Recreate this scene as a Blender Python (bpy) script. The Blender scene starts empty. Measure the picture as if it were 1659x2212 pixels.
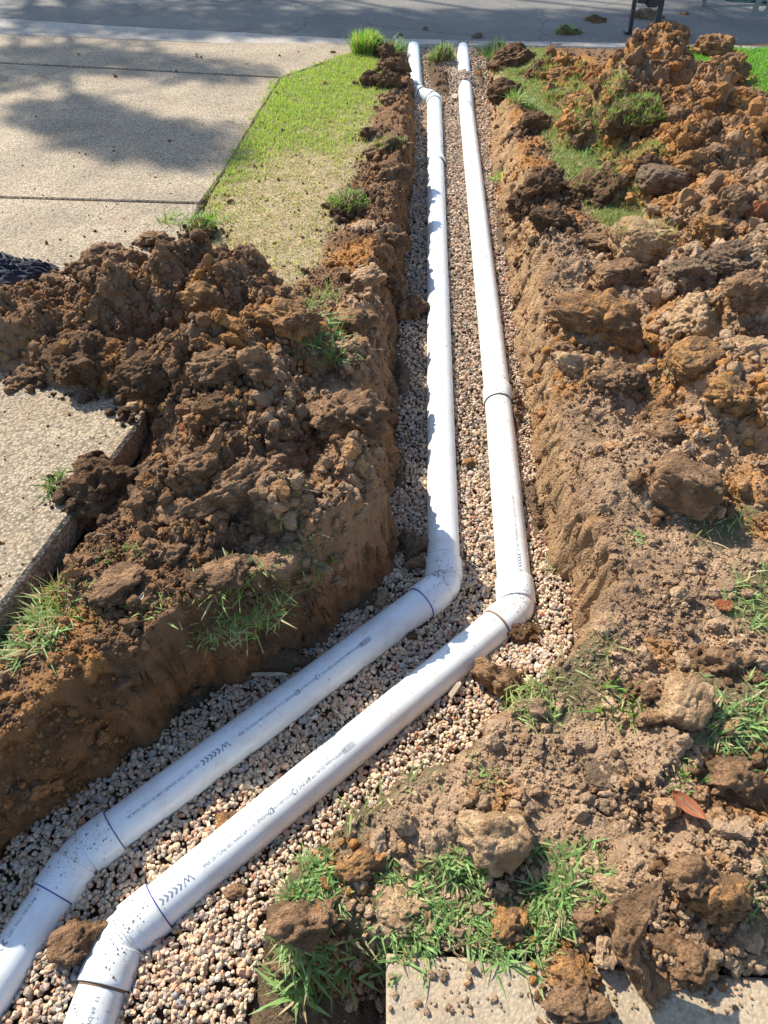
import bpy, bmesh, math, random
import numpy as np
from mathutils import Vector, Matrix

# ------------------------------------------------------------ camera
sc = bpy.context.scene
COL = sc.collection
PITCH = math.radians(46.0)
H = 1.465
F = 1475.0                       # focal length in pixels of a 1659 x 2212 picture
CX, CY = 829.5, 1106.0
cam = bpy.data.cameras.new('camera')
camo = bpy.data.objects.new('camera', cam); COL.objects.link(camo)
camo.location = (0, 0, H)
camo.rotation_euler = (math.pi/2 - PITCH, 0, 0)
cam.sensor_fit = 'VERTICAL'; cam.sensor_height = 24.0
cam.lens = 24.0 * F / 2212.0
cam.clip_start = 0.05; cam.clip_end = 400
sc.camera = camo

# ------------------------------------------------------------ light
SUN_EL, SUN_AZ = 42.0, -42.0     # azimuth measured from +Y towards +X
e, a = math.radians(SUN_EL), math.radians(SUN_AZ)
SUN = Vector((math.sin(a)*math.cos(e), math.cos(a)*math.cos(e), math.sin(e)))
w = bpy.data.worlds.new('World'); sc.world = w; w.use_nodes = True
nt = w.node_tree; bg = nt.nodes['Background']
sky = nt.nodes.new('ShaderNodeTexSky'); sky.sky_type = 'NISHITA'; sky.sun_disc = False
sky.sun_elevation = e; sky.sun_rotation = a
sky.air_density = 1.0; sky.dust_density = .6; sky.ozone_density = 2.0
nt.links.new(sky.outputs[0], bg.inputs[0]); bg.inputs[1].default_value = 0.15
sl = bpy.data.lights.new('sun', 'SUN'); sl.energy = 5.0; sl.angle = math.radians(0.6); sl.color = (1, .94, .82)
so = bpy.data.objects.new('sun', sl); COL.objects.link(so)
so.rotation_euler = SUN.to_track_quat('Z', 'Y').to_euler(); so.location = (0, 0, 20)
sc.view_settings.view_transform = 'Standard'; sc.view_settings.look = 'None'
sc.view_settings.gamma = 1; sc.view_settings.use_curve_mapping = False
sc.view_settings.exposure = 0.84
sc.cycles.max_bounces = 5; sc.cycles.diffuse_bounces = 3

# ------------------------------------------------------------ helpers
rng = np.random.default_rng(7)
sT, cT = math.sin(PITCH), math.cos(PITCH)
def P(px, py, z=0.0):
    """where the ray of the picture point meets the level z"""
    v = (py-CY)/F; d = (H-z)/(sT+v*cT)
    return np.array([(px-CX)/F*d, d*(cT-v*sT), z])
def zax(y):                      # height of the pipe axes, rising away from the camera
    y = np.asarray(y, float)
    return -0.29 + 0.035*(y-1.7) + 0.10*np.clip((y-5.8)/1.6, 0, 1)**1.5
def Pa(px, py, dz=0.0):
    z = -0.29
    for _ in range(12): z = float(zax(P(px, py, z)[1])) + dz
    return P(px, py, z)
def mpp(px, py, z=0.0):          # metres per picture pixel there
    v = (py-CY)/F
    return (H-z)/(sT+v*cT)/F

def hash3(ix, iy, iz, s):
    h = (ix.astype(np.int64)*374761393 + iy.astype(np.int64)*668265263 + iz.astype(np.int64)*2147483647 + s*974634777) & 0xffffffff
    h = ((h ^ (h >> 13))*1274126177) & 0xffffffff
    h = ((h ^ (h >> 16))*2246822519) & 0xffffffff
    h = h ^ (h >> 15)
    return (h & 0xffffff)/float(0x1000000)
def noise2(x, y, s=0):
    ix = np.floor(x); iy = np.floor(y); fx = x-ix; fy = y-iy
    ux = fx*fx*fx*(fx*(fx*6-15)+10); uy = fy*fy*fy*(fy*(fy*6-15)+10)
    z = np.zeros_like(ix)
    def g(a, b):
        t = hash3(ix+a, iy+b, z, s)*2*math.pi
        return np.cos(t)*(fx-a)+np.sin(t)*(fy-b)
    n0 = g(0, 0)*(1-ux)+g(1, 0)*ux; n1 = g(0, 1)*(1-ux)+g(1, 1)*ux
    return (n0*(1-uy)+n1*uy)*1.45
def noise3(p, s=0):
    i = np.floor(p); f = p-i; u = f*f*(3-2*f)
    r = 0
    for a in (0, 1):
        for b in (0, 1):
            for c in (0, 1):
                hsh = hash3(i[:, 0]+a, i[:, 1]+b, i[:, 2]+c, s)
                r = r + hsh*(u[:, 0] if a else 1-u[:, 0])*(u[:, 1] if b else 1-u[:, 1])*(u[:, 2] if c else 1-u[:, 2])
    return r*2-1
def fbm2(x, y, o=4, s=0):
    r = 0; am = 1; t = 0
    for k in range(o):
        r = r + am*noise2(x*2**k+17.3*k, y*2**k-9.1*k, s+k); t += am; am *= .5
    return r/t
def worley2(x, y, s=0):
    ix = np.floor(x); iy = np.floor(y); z = np.zeros_like(ix)
    best = np.full(x.shape, 9.0); bid = np.zeros(x.shape)
    for a in (-1, 0, 1):
        for b in (-1, 0, 1):
            cx = ix+a; cy = iy+b
            px = cx+hash3(cx, cy, z, s); py = cy+hash3(cx, cy, z, s+1)
            d = (x-px)**2+(y-py)**2
            m = d < best
            best = np.where(m, d, best); bid = np.where(m, hash3(cx, cy, z, s+2), bid)
    return np.sqrt(best), bid
def worley3(p, s=0):
    i = np.floor(p); best = np.full(len(p), 9.0)
    for a in (-1, 0, 1):
        for b in (-1, 0, 1):
            for c in (-1, 0, 1):
                q = i+np.array([a, b, c])
                d = sum((p[:, k]-q[:, k]-hash3(q[:, 0], q[:, 1], q[:, 2], s+k))**2 for k in range(3))
                best = np.minimum(best, d)
    return np.sqrt(best)
def sstep(a, b, x):
    t = np.clip((x-a)/(b-a), 0, 1); return t*t*(3-2*t)
def sdpoly(x, y, poly):
    """signed distance, negative inside"""
    poly = np.asarray(poly)[:, :2]
    d = np.full(x.shape, 1e9); inside = np.zeros(x.shape, bool)
    n = len(poly)
    for i in range(n):
        ax, ay = poly[i]; bx, by = poly[(i+1) % n]
        ex, ey = bx-ax, by-ay; wx, wy = x-ax, y-ay
        t = np.clip((wx*ex+wy*ey)/(ex*ex+ey*ey+1e-12), 0, 1)
        d = np.minimum(d, (wx-ex*t)**2+(wy-ey*t)**2)
        if ay != by:
            c = ((ay > y) != (by > y)) & (x < (bx-ax)*(y-ay)/(by-ay)+ax)
            inside ^= c
    d = np.sqrt(d); return np.where(inside, -d, d)

def mesh_np(name, V, faces, mat=None, smooth=True, col=None, parent=None, link=True, off=None):
    """faces: (n,k) array, or list of such"""
    me = bpy.data.meshes.new(name)
    if isinstance(faces, np.ndarray): faces = [faces]
    faces = [np.asarray(f) for f in faces if len(f)]
    V = np.asarray(V, np.float32)
    me.vertices.add(len(V)); me.vertices.foreach_set('co', V.ravel())
    nl = sum(f.size for f in faces); npoly = sum(len(f) for f in faces)
    me.loops.add(nl); me.loops.foreach_set('vertex_index', np.concatenate([f.ravel() for f in faces]).astype(np.int32))
    tot = np.concatenate([np.full(len(f), f.shape[1]) for f in faces])
    st = np.concatenate([[0], np.cumsum(tot)[:-1]])
    me.polygons.add(npoly); me.polygons.foreach_set('loop_start', st.astype(np.int32))
    me.update(calc_edges=True)
    me.polygons.foreach_set('use_smooth', np.full(npoly, smooth))
    if col is not None:
        at = me.color_attributes.new('Col', 'FLOAT_COLOR', 'POINT')
        c = np.ones((len(V), 4), np.float32); c[:, :3] = col
        at.data.foreach_set('color', c.ravel())
    if mat: me.materials.append(mat)
    o = bpy.data.objects.new(name, me)
    if link: COL.objects.link(o)
    if parent: o.parent = parent
    return o
def tag(o, label=None, cat=None, group=None, kind=None):
    if label: o['label'] = label
    if cat: o['category'] = cat
    if group: o['group'] = group
    if kind: o['kind'] = kind
    return o
def empty(name, loc):
    o = bpy.data.objects.new(name, None); COL.objects.link(o); o.location = loc; o.empty_display_size = .1
    return o
class MB:
    def __init__(s): s.v = []; s.f = []
    def add(s, V, Fs):
        b = len(s.v); s.v += [tuple(p) for p in V]; s.f += [tuple(i+b for i in f) for f in Fs]
    def box(s, c, d, M=None):
        c = Vector(c); V = []
        for x in (-.5, .5):
            for y in (-.5, .5):
                for z in (-.5, .5):
                    q = Vector((x*d[0], y*d[1], z*d[2]))
                    if M is not None: q = M @ q
                    V.append(c+q)
        s.add(V, [(0, 1, 3, 2), (4, 6, 7, 5), (0, 4, 5, 1), (2, 3, 7, 6), (0, 2, 6, 4), (1, 5, 7, 3)])
    def bar(s, p, q, wd, dp):
        p, q = Vector(p), Vector(q); d = (q-p); M = d.to_track_quat('Z', 'Y').to_matrix()
        s.box((p+q)/2, (wd, dp, d.length), M)
    def prism(s, poly, z0, z1):
        n = len(poly); V = [(x, y, z0) for x, y in poly]+[(x, y, z1) for x, y in poly]
        s.add(V, [tuple(range(n-1, -1, -1)), tuple(range(n, 2*n))]+[(i, (i+1) % n, n+(i+1) % n, n+i) for i in range(n)])
    def build(s, name, mat, parent=None, smooth=False, bevel=0):
        me = bpy.data.meshes.new(name); me.from_pydata(s.v, [], s.f)
        if bevel:
            bm = bmesh.new(); bm.from_mesh(me)
            bmesh.ops.bevel(bm, geom=bm.edges[:], offset=bevel, segments=2, affect='EDGES'); bm.to_mesh(me); bm.free()
        if smooth: me.polygons.foreach_set('use_smooth', [True]*len(me.polygons))
        me.materials.append(mat); me.update()
        o = bpy.data.objects.new(name, me); COL.objects.link(o)
        if parent:
            o.parent = parent; o.matrix_parent_inverse = Matrix.Translation(-Vector(parent.location))
        return o

# ------------------------------------------------------------ materials
def newmat(name, rough=.9, spec=.25):
    m = bpy.data.materials.new(name); m.use_nodes = True
    n = m.node_tree.nodes; b = n['Principled BSDF']
    b.inputs['Roughness'].default_value = rough; b.inputs['Specular IOR Level'].default_value = spec
    return m, m.node_tree, b
def N(nt, t, **k):
    n = nt.nodes.new(t)
    for a_, v in k.items():
        if a_ in n.inputs: n.inputs[a_].default_value = v
        else: setattr(n, a_, v)
    return n
def coords(nt): return N(nt, 'ShaderNodeTexCoord').outputs['Object']
def noise_n(nt, co, scale, detail=4, rough=.55):
    n = N(nt, 'ShaderNodeTexNoise', Scale=scale, Detail=detail, Roughness=rough); nt.links.new(co, n.inputs['Vector']); return n.outputs[0]
def vor_n(nt, co, scale, feature='F1', out='Distance'):
    n = N(nt, 'ShaderNodeTexVoronoi', Scale=scale); n.feature = feature; nt.links.new(co, n.inputs['Vector']); return n.outputs[out]
def ramp(nt, fac, stops):
    r = N(nt, 'ShaderNodeValToRGB'); el = r.color_ramp.elements
    el[0].position, el[0].color = stops[0][0], (*stops[0][1], 1); el[1].position, el[1].color = stops[-1][0], (*stops[-1][1], 1)
    for p_, c_ in stops[1:-1]:
        e_ = el.new(p_); e_.color = (*c_, 1)
    nt.links.new(fac, r.inputs[0]); return r.outputs[0]
def mix(nt, fac, c1, c2, mode='MIX'):
    m = N(nt, 'ShaderNodeMix'); m.data_type = 'RGBA'; m.blend_type = mode
    for s_, v in ((0, fac), (6, c1), (7, c2)):
        if isinstance(v, (int, float)): m.inputs[s_].default_value = v
        elif isinstance(v, tuple): m.inputs[s_].default_value = (*v, 1)
        else: nt.links.new(v, m.inputs[s_])
    return m.outputs[2]
def math_n(nt, op, a_, b_=None):
    m = N(nt, 'ShaderNodeMath', operation=op)
    for i, v in enumerate((a_, b_)):
        if v is None: continue
        if isinstance(v, (int, float)): m.inputs[i].default_value = v
        else: nt.links.new(v, m.inputs[i])
    return m.outputs[0]
def bump(nt, b, h, dist, strength=1.0, prev=None):
    n = N(nt, 'ShaderNodeBump', Strength=strength, Distance=dist); nt.links.new(h, n.inputs['Height'])
    if prev: nt.links.new(prev, n.inputs['Normal'])
    if b: nt.links.new(n.outputs[0], b.inputs['Normal'])
    return n.outputs[0]
def attr(nt, name='Col'):
    n = N(nt, 'ShaderNodeAttribute'); n.attribute_name = name; return n.outputs['Color']

def soil_material(name, base=None, amp=1.0):
    """base None: colour from the mesh's own soil colour attribute"""
    m, nt, b = newmat(name, .95, .12)
    co = coords(nt)
    c = attr(nt) if base is None else None
    n1 = noise_n(nt, co, 9, 6, .6); n2 = noise_n(nt, co, 55, 5, .65); n3 = noise_n(nt, co, 260, 3, .6)
    v = math_n(nt, 'ADD', math_n(nt, 'MULTIPLY', n1, .9), math_n(nt, 'ADD', math_n(nt, 'MULTIPLY', n2, .7), math_n(nt, 'MULTIPLY', n3, .6)))
    k = ramp(nt, v, [(.72, (.62, .60, .58)), (1.05, (.98, .98, .98)), (1.45, (1.42, 1.40, 1.36))])
    if base is None: c1 = mix(nt, 1.0, c, k, 'MULTIPLY')
    else:
        cc = mix(nt, ramp(nt, noise_n(nt, co, 15, 6, .65), [(.44, (0, 0, 0)), (.52, (1, 1, 1))]), base[0], base[1])
        c1 = mix(nt, 1.0, cc, k, 'MULTIPLY')
    nt.links.new(c1, b.inputs['Base Color'])
    vo = vor_n(nt, co, 150); vb = vor_n(nt, co, 60)
    h = math_n(nt, 'ADD', math_n(nt, 'MULTIPLY', vo, -.5), math_n(nt, 'ADD', math_n(nt, 'MULTIPLY', noise_n(nt, co, 90, 6, .7), 1.6), math_n(nt, 'MULTIPLY', vb, -.5)))
    bump(nt, b, h, .013*amp, 1.0)
    return m
M_ground = soil_material('soil_ground')
M_soil = {
    'dark': soil_material('soil_dark', ((.12, .070, .038), (.19, .11, .058))),
    'brown': soil_material('soil_brown', ((.33, .195, .107), (.20, .118, .065))),
    'pale': soil_material('soil_pale', ((.54, .36, .205), (.40, .245, .13))),
    'ochre': soil_material('soil_ochre', ((.44, .23, .09), (.24, .137, .072))),
    'grey': soil_material('soil_grey', ((.17, .112, .072), (.25, .17, .11))),
    'red': soil_material('soil_red', ((.30, .10, .045), (.36, .15, .07)))}
SOILC = {'dark': (.13, .080, .048), 'brown': (.26, .147, .078), 'pale': (.50, .335, .205), 'ochre': (.46, .215, .068), 'grey': (.19, .122, .078), 'red': (.32, .12, .055)}

def stone_material(name, rough=.75):
    m, nt, b = newmat(name, rough, .3)
    co = coords(nt); c = attr(nt)
    k = ramp(nt, noise_n(nt, co, 220, 4, .6), [(.3, (.72, .72, .72)), (.7, (1.22, 1.2, 1.16))])
    nt.links.new(mix(nt, 1.0, c, k, 'MULTIPLY'), b.inputs['Base Color'])
    bump(nt, b, noise_n(nt, co, 400, 3), .002, .5)
    return m
M_gravel = stone_material('gravel_stone'); M_crumb = soil_material('soil_crumbs')

def leaf_material(name, trans=.35):
    m, nt, b = newmat(name, .55, .3)
    c = attr(nt); nt.links.new(c, b.inputs['Base Color'])
    t = N(nt, 'ShaderNodeBsdfTranslucent'); nt.links.new(mix(nt, 1.0, c, (1.3, 1.45, .7), 'MULTIPLY'), t.inputs[0])
    ms = N(nt, 'ShaderNodeMixShader'); ms.inputs[0].default_value = trans
    nt.links.new(b.outputs[0], ms.inputs[1]); nt.links.new(t.outputs[0], ms.inputs[2])
    nt.links.new(ms.outputs[0], nt.nodes['Material Output'].inputs[0])
    return m
M_grass = leaf_material('grass_blade')
M_root = leaf_material('dry_root', .1)

def aggregate_material(name, base, dirt=(.30, .20, .12), dirtamt=.5, peb=105, bumpd=.004, ct=1.0):
    m, nt, b = newmat(name, .85, .25)
    co = coords(nt)
    cell = vor_n(nt, co, peb, out='Color'); dist = vor_n(nt, co, peb); 
    sep = N(nt, 'ShaderNodeSeparateColor'); nt.links.new(cell, sep.inputs[0])
    pc = ramp(nt, sep.outputs[0], [(0, tuple(x*(1-.45*ct) for x in base)), (.35, base), (.7, tuple(min(1, x*(1+.25*ct)) for x in base)), (1, (base[0]*(1+.5*ct), base[1]*(1+.45*ct), base[2]*(1+.4*ct)))])
    gap = ramp(nt, dist, [(.40, (1, 1, 1)), (.66, (1-.5*ct, 1-.53*ct, 1-.57*ct))])
    c = mix(nt, 1.0, pc, gap, 'MULTIPLY')
    big = ramp(nt, noise_n(nt, co, 2.2, 6, .65), [(.35, (.74, .73, .72)), (.62, (1.08, 1.06, 1.04))])
    c = mix(nt, 1.0, c, big, 'MULTIPLY')
    df = math_n(nt, 'MULTIPLY', ramp(nt, noise_n(nt, co, 5, 7, .7), [(.5, (0, 0, 0)), (.72, (1, 1, 1))]), dirtamt)
    c = mix(nt, df, c, dirt)
    nt.links.new(c, b.inputs['Base Color'])
    n1 = bump(nt, None, dist, -bumpd, .8)
    bump(nt, b, noise_n(nt, co, 160, 4), .003, .6, n1)
    return m
M_drive = aggregate_material('exposed_aggregate', (.345, .28, .195), ct=.8)
M_path = aggregate_material('worn_concrete', (.39, .315, .22), dirt=(.36, .245, .145), dirtamt=1.0, peb=150, bumpd=.0012, ct=.3)
M_kerb = aggregate_material('kerb_concrete', (.42, .39, .34), dirtamt=.3, peb=300, bumpd=.001)

def asphalt():
    m, nt, b = newmat('asphalt', .9, .3); co = coords(nt)
    c = ramp(nt, vor_n(nt, co, 90), [(.1, (.235, .215, .185)), (.6, (.125, .115, .10))])
    big = ramp(nt, noise_n(nt, co, 1.4, 6, .6), [(.35, (.8, .8, .82)), (.65, (1.15, 1.14, 1.1))])
    c = mix(nt, 1.0, c, big, 'MULTIPLY')
    ck = N(nt, 'ShaderNodeTexVoronoi', Scale=.5); ck.feature = 'DISTANCE_TO_EDGE'
    wn = N(nt, 'ShaderNodeTexNoise', Scale=3.0, Detail=5.0); nt.links.new(co, wn.inputs[0])
    vm = N(nt, 'ShaderNodeVectorMath', operation='ADD'); sc_ = N(nt, 'ShaderNodeVectorMath', operation='SCALE'); sc_.inputs[3].default_value = .35
    nt.links.new(wn.outputs[1], sc_.inputs[0]); nt.links.new(co, vm.inputs[0]); nt.links.new(sc_.outputs[0], vm.inputs[1]); nt.links.new(vm.outputs[0], ck.inputs[0])
    c = mix(nt, ramp(nt, ck.outputs[0], [(.002, (.55, .55, .55)), (.007, (0, 0, 0))]), c, (.03, .03, .03))
    nt.links.new(c, b.inputs['Base Color']); bump(nt, b, vor_n(nt, co, 90), -.004, .7)
    return m
M_road = asphalt()

def pvc():
    m, nt, b = newmat('white_pvc', .28, .5); co = coords(nt)
    sp = ramp(nt, noise_n(nt, co, 130, 5, .75), [(.61, (0, 0, 0)), (.68, (1, 1, 1))])
    zone = ramp(nt, noise_n(nt, co, 7, 5, .7), [(.47, (0, 0, 0)), (.62, (1, 1, 1))])
    f = math_n(nt, 'MULTIPLY', math_n(nt, 'MULTIPLY', sp, zone), .85)
    haze = math_n(nt, 'MULTIPLY', ramp(nt, noise_n(nt, co, 14, 6, .7), [(.46, (0, 0, 0)), (.72, (1, 1, 1))]), .42)
    c = mix(nt, haze, (.73, .745, .72), (.50, .40, .28)); c = mix(nt, f, c, (.30, .20, .12))
    nt.links.new(c, b.inputs['Base Color'])
    nt.links.new(ramp(nt, noise_n(nt, co, 10, 4), [(.3, (.22, .22, .22)), (.8, (.5, .5, .5))]), b.inputs['Roughness'])
    bump(nt, b, noise_n(nt, co, 40, 3), .0006, .5)
    return m
M_pvc = pvc()
def flat(name, c, rough=.6, spec=.3):
    m, nt, b = newmat(name, rough, spec); b.inputs['Base Color'].default_value = (*c, 1)
    k = ramp(nt, noise_n(nt, coords(nt), 60, 5, .6), [(.3, tuple(x*.75 for x in c)), (.7, tuple(min(1, x*1.2) for x in c))])
    nt.links.new(k, b.inputs['Base Color']); return m
M_ink = flat('grey_ink', (.22, .25, .31)); M_glue = flat('blue_solvent', (.03, .06, .32), .35)
M_dirtgap = flat('gap_dirt', (.20, .13, .08), .95)
M_wood = flat('weathered_wood', (.42, .33, .23), .9); M_bark = flat('bark', (.16, .12, .09), .9)
M_steel = flat('galvanised_steel', (.20, .22, .21), .5); M_teal = flat('green_paint', (.06, .13, .12), .45); M_black = flat('black_paint', (.035, .035, .04), .5)
def cloth_mat():
    m, nt, b = newmat('black_cloth', .9, .15); b.inputs['Base Color'].default_value = (.022, .024, .032, 1)
    b.inputs['Sheen Weight'].default_value = .3
    bump(nt, b, noise_n(nt, coords(nt), 300, 2), .001, .6); return m
M_cloth = cloth_mat()

# ------------------------------------------------------------ where things lie
def PL(pts, z=0.0): return [P(a_, b_, z)[:2] for a_, b_ in pts]
def PLa(pts): return [Pa(a_, b_)[:2] for a_, b_ in pts]
TRENCH = (PLa([(878, 104), (893, 200), (897, 330), (890, 430), (880, 520), (876, 620), (866, 720), (860, 850), (854, 1000), (848, 1100), (845, 1235),
               (800, 1290), (755, 1330), (690, 1385), (590, 1440), (500, 1487), (420, 1530), (320, 1598), (230, 1665), (130, 1750), (0, 1870)])
          + [np.array([-2.0, .1]), np.array([-1.6, -1.5]), np.array([.0, -1.5])]
          + PL([(829, 2330), (831, 2075), (720, 2085), (610, 2105), (550, 2060), (515, 1980), (552, 1882), (622, 1795), (725, 1712), (842, 1618), (955, 1592)])
          + PL([(1060, 1550)], -.06) + PL([(1150, 1490), (1215, 1430)], -.15)
          + PLa([(1235, 1380), (1222, 1300), (1192, 1230), (1168, 1150), (1153, 1000), (1138, 900), (1123, 800), (1106, 700), (1090, 560), (1074, 450), (1060, 350), (1052, 200), (1050, 104)]))
TRENCH = np.array(TRENCH)
GRAVEL = (list(TRENCH[:24]) + PLa([(470, 2330), (545, 2120), (575, 2050), (560, 1950)]) + list(TRENCH[29:]))
GRAVEL = np.array(GRAVEL)
SLAB1 = PL([(770, 93), (765, 112), (607, 168), (605, 166)])
EDGE = [(765, 112), (606, 168), (550, 255), (482, 370), (418, 478)]
e1 = P(310, 900); e0 = P(0, 1312)
DRIVE_EDGE = PL(EDGE) + [np.array([e1[0], e1[1]]), np.array([e0[0], e0[1]]), np.array([e0[0]-.35, .0]), np.array([e0[0]-.55, -1.0])]
DRIVE = np.array(DRIVE_EDGE + [np.array([-9.0, -1.0])] + PL([(-700, 60)]) + PL([(0, 72), (450, 91), (770, 92.5)]))
PATH = np.array(PL([(834, 2058), (1120, 2074), (1659, 2112)]) + [np.array([2.4, P(1659, 2112)[1]-.10]), np.array([2.4, -1.5]), np.array([.003, -1.5])])
LAWN_L = np.array(PL([(765, 112), (600, 172), (480, 375), (415, 482), (480, 560), (610, 640), (700, 560), (730, 480), (740, 420), (790, 330), (800, 250), (850, 190), (800, 120)]))
LAWN_R = np.array(PL([(1060, 104), (1195, 108), (1235, 200), (1330, 330), (1410, 430), (1450, 520), (1330, 500), (1240, 420), (1190, 330), (1150, 230), (1070, 150)]))
LAWN_F = np.array(PL([(1480, 108), (1900, 112), (1900, 260), (1700, 230), (1600, 160), (1480, 140)]))
GB = [  # patches of coarse grass among the spoil, near the camera
    np.array(PL([(560, 1850), (640, 1815), (720, 1880), (900, 1900), (1180, 1850), (1300, 1900), (1280, 2000), (1180, 2065), (1100, 2080), (850, 2062), (700, 2070), (610, 2110), (540, 2040)])),
    np.array(PL([(1510, 1480), (1700, 1470), (1700, 1720), (1600, 1690), (1520, 1600)])),
    np.array(PL([(1570, 1230), (1700, 1200), (1700, 1400), (1600, 1370)])),
    np.array(PL([(1590, 1850), (1700, 1830), (1700, 2090), (1620, 2070)])),
    np.array(PL([(640, 1800), (760, 1725), (880, 1640), (960, 1610), (900, 1690), (820, 1760), (700, 1830)])),
    np.array(PL([(1120, 1490), (1230, 1400), (1310, 1380), (1320, 1470), (1200, 1560)])),
    np.array(PL([(1500, 1090), (1620, 1110), (1600, 1180), (1500, 1150)])),
    np.array(PL([(1380, 800), (1500, 830), (1520, 880), (1400, 870)]))]

# spoil heaps: blobs given by the picture position of their top, height, radii
def B(px, py, h, rx, ry): 
    q = P(px, py, h); return (q[0], q[1], h, rx, ry)
HL = [B(-80, 640, .20, .45, .34), B(100, 655, .17, .34, .30), B(235, 560, .30, .27, .30), B(370, 525, .30, .27, .30), B(470, 560, .28, .25, .28), B(560, 640, .24, .24, .26),
      B(640, 690, .17, .20, .22), B(440, 700, .27, .30, .26), B(300, 740, .24, .25, .24), B(170, 725, .16, .22, .18), B(560, 790, .20, .22, .2), B(440, 840, .18, .22, .2),
      B(330, 830, .14, .16, .15), B(490, 900, .15, .2, .18), B(470, 990, .13, .22, .16), B(370, 1000, .12, .14, .14), B(620, 880, .12, .2, .18), B(760, 880, .15, .13, .18), B(740, 990, .13, .16, .16),
      B(600, 1060, .12, .2, .12), B(740, 1090, .10, .14, .14), B(420, 1130, .08, .2, .12), B(780, 740, .10, .11, .16), B(800, 640, .09, .12, .2)]
HR = [B(1440, 50, .52, .42, .36), B(1380, 120, .44, .38, .36), B(1560, 150, .42, .36, .36), B(1490, 200, .36, .4, .4), B(1600, 260, .36, .42, .42), B(1480, 300, .26, .32, .34),
      B(1640, 380, .30, .36, .36), B(1560, 450, .22, .34, .32), B(1700, 520, .28, .4, .4), B(1590, 560, .16, .28, .26), B(1640, 660, .16, .3, .26), B(1600, 800, .12, .3, .2),
      B(1300, 200, .16, .22, .24), B(1280, 130, .24, .28, .26), B(1200, 120, .12, .2, .2), B(1780, 800, .2, .5, .4), B(1740, 300, .3, .5, .5), B(1450, 380, .12, .24, .22)]
LOWR = [B(1420, 1000, .07, .22, .18), B(1330, 800, .07, .25, .2), B(1300, 700, .08, .22, .2), B(1250, 560, .06, .2, .2), B(1480, 1560, .05, .2, .15), B(1250, 1250, .04, .3, .25), B(1330, 1950, .06, .15, .12),
        B(1000, 1740, .04, .2, .1), B(1550, 1850, .06, .16, .14), B(1150, 360, .07, .22, .3), B(1180, 470, .07, .22, .3), B(1100, 220, .05, .15, .4), B(1350, 600, .06, .25, .2),
        B(860, 240, .08, .12, .5), B(850, 330, .08, .14, .3), B(830, 420, .08, .18, .3), B(820, 520, .08, .2, .3), B(480, 1280, .05, .3, .1), B(300, 1250, .04, .3, .08)]
HEAPL_OUT = np.array(PL([(-900, 300), (-900, 790), (0, 800), (95, 836), (270, 858), (345, 905), (285, 1010), (150, 1240), (300, 1330), (950, 1330), (960, 500), (760, 380), (300, 300)]))
def blobs(x, y, L, p=2.0, kk=.07, ex=1.12):
    r = np.zeros(x.shape)
    wx = .10*noise2(x*2.7, y*2.7, 31); wy = .10*noise2(x*2.7+9, y*2.7, 32)
    for bx, by, h, rx, ry in L:
        d = np.sqrt(((x+wx-bx)/(rx*ex))**2+((y+wy-by)/(ry*ex))**2)
        g = h*np.clip(1-np.maximum(d, 0)**1.35, 0, 1)
        hh = np.clip(.5+.5*(r-g)/kk, 0, 1); r = np.where((r > 0) & (g > 0), g*(1-hh)+r*hh+kk*hh*(1-hh)*np.clip(np.minimum(r, g)*14, 0, 1), np.maximum(r, g))
    return r
def lump(x, y, s=0):
    """cloddy relief, roughly 0..1 at 10 cm scale"""
    wx = .03*fbm2(x*9, y*9, 3, 50+s); wy = .03*fbm2(x*9+5, y*9, 3, 60+s)
    X, Y = x+wx, y+wy; r = 0
    for k, (sc_, am) in enumerate(((.105, .027), (.052, .022), (.026, .0135), (.0135, .0072))):
        d, i = worley2(X/sc_, Y/sc_, 70+10*k+s)
        b_ = np.sqrt(np.clip(1-(d/.78)**2, 0, 1))
        msk = sstep(-.35, .25, noise2(X/(sc_*2.6)+3.3, Y/(sc_*2.6), 90+k)) if k < 3 else 1
        r = r+am*b_*(.35+.85*i)*msk
    r = r-.016*(1-np.abs(noise2(X*11, Y*11, 66)))**5-.010*(1-np.abs(noise2(X*24, Y*24, 67)))**5
    return r
SLUMP = []
for px, py, am, rx, ry in ((20, 1660, .17, .15, .075), (-90, 1640, .22, .22, .13), (885, 1185, .065, .035, .07), (862, 1010, .05, .03, .12), (868, 820, .05, .03, .2), (1132, 1372, .055, .04, .05),
                           (955, 182, .075, .07, .22), (935, 150, .05, .06, .2), (1035, 170, .05, .05, .3), (1150, 1090, .05, .03, .15), (1112, 880, .06, .03, .12), (1085, 500, .05, .03, .3), (800, 1292, .05, .06, .03), (620, 1428, .05, .1, .03)):
    q_ = Pa(px, py); SLUMP.append((q_[0], q_[1], am, rx, ry))
def slump(x, y):
    r = np.zeros(x.shape)
    wn = .6*fbm2(x*9, y*9, 3, 440)
    for bx, by, am, rx, ry in SLUMP:
        d2 = ((x-bx)/rx)**2+((y-by)/ry)**2; r = r+am*np.exp(-d2)*np.clip(1+wn*np.clip(d2, 0, 1.5), 0, 2)
    return r
def trench_w(x, y):
    wr = .06+.11*sstep(1.9, 3.0, y); wl = .06+.10*sstep(1.7, 2.2, y)*(1-sstep(3.0, 3.6, y))
    wn = .085
    return np.where(y < 1.35, np.where(x < .25, wn, .06), np.where(x > .3, wr, wl))
def heapL(x, y, dT):
    cut = 1-sstep(-.10, .015, sdpoly(x, y, HEAPL_OUT)+.03*noise2(x*9, y*9, 77))
    return blobs(x, y, HL)*sstep(.0, .10, dT)*cut
def heapR(x, y, dT):
    return blobs(x, y, HR, kk=.13, ex=1.22)*sstep(.02, .12, dT)
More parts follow.
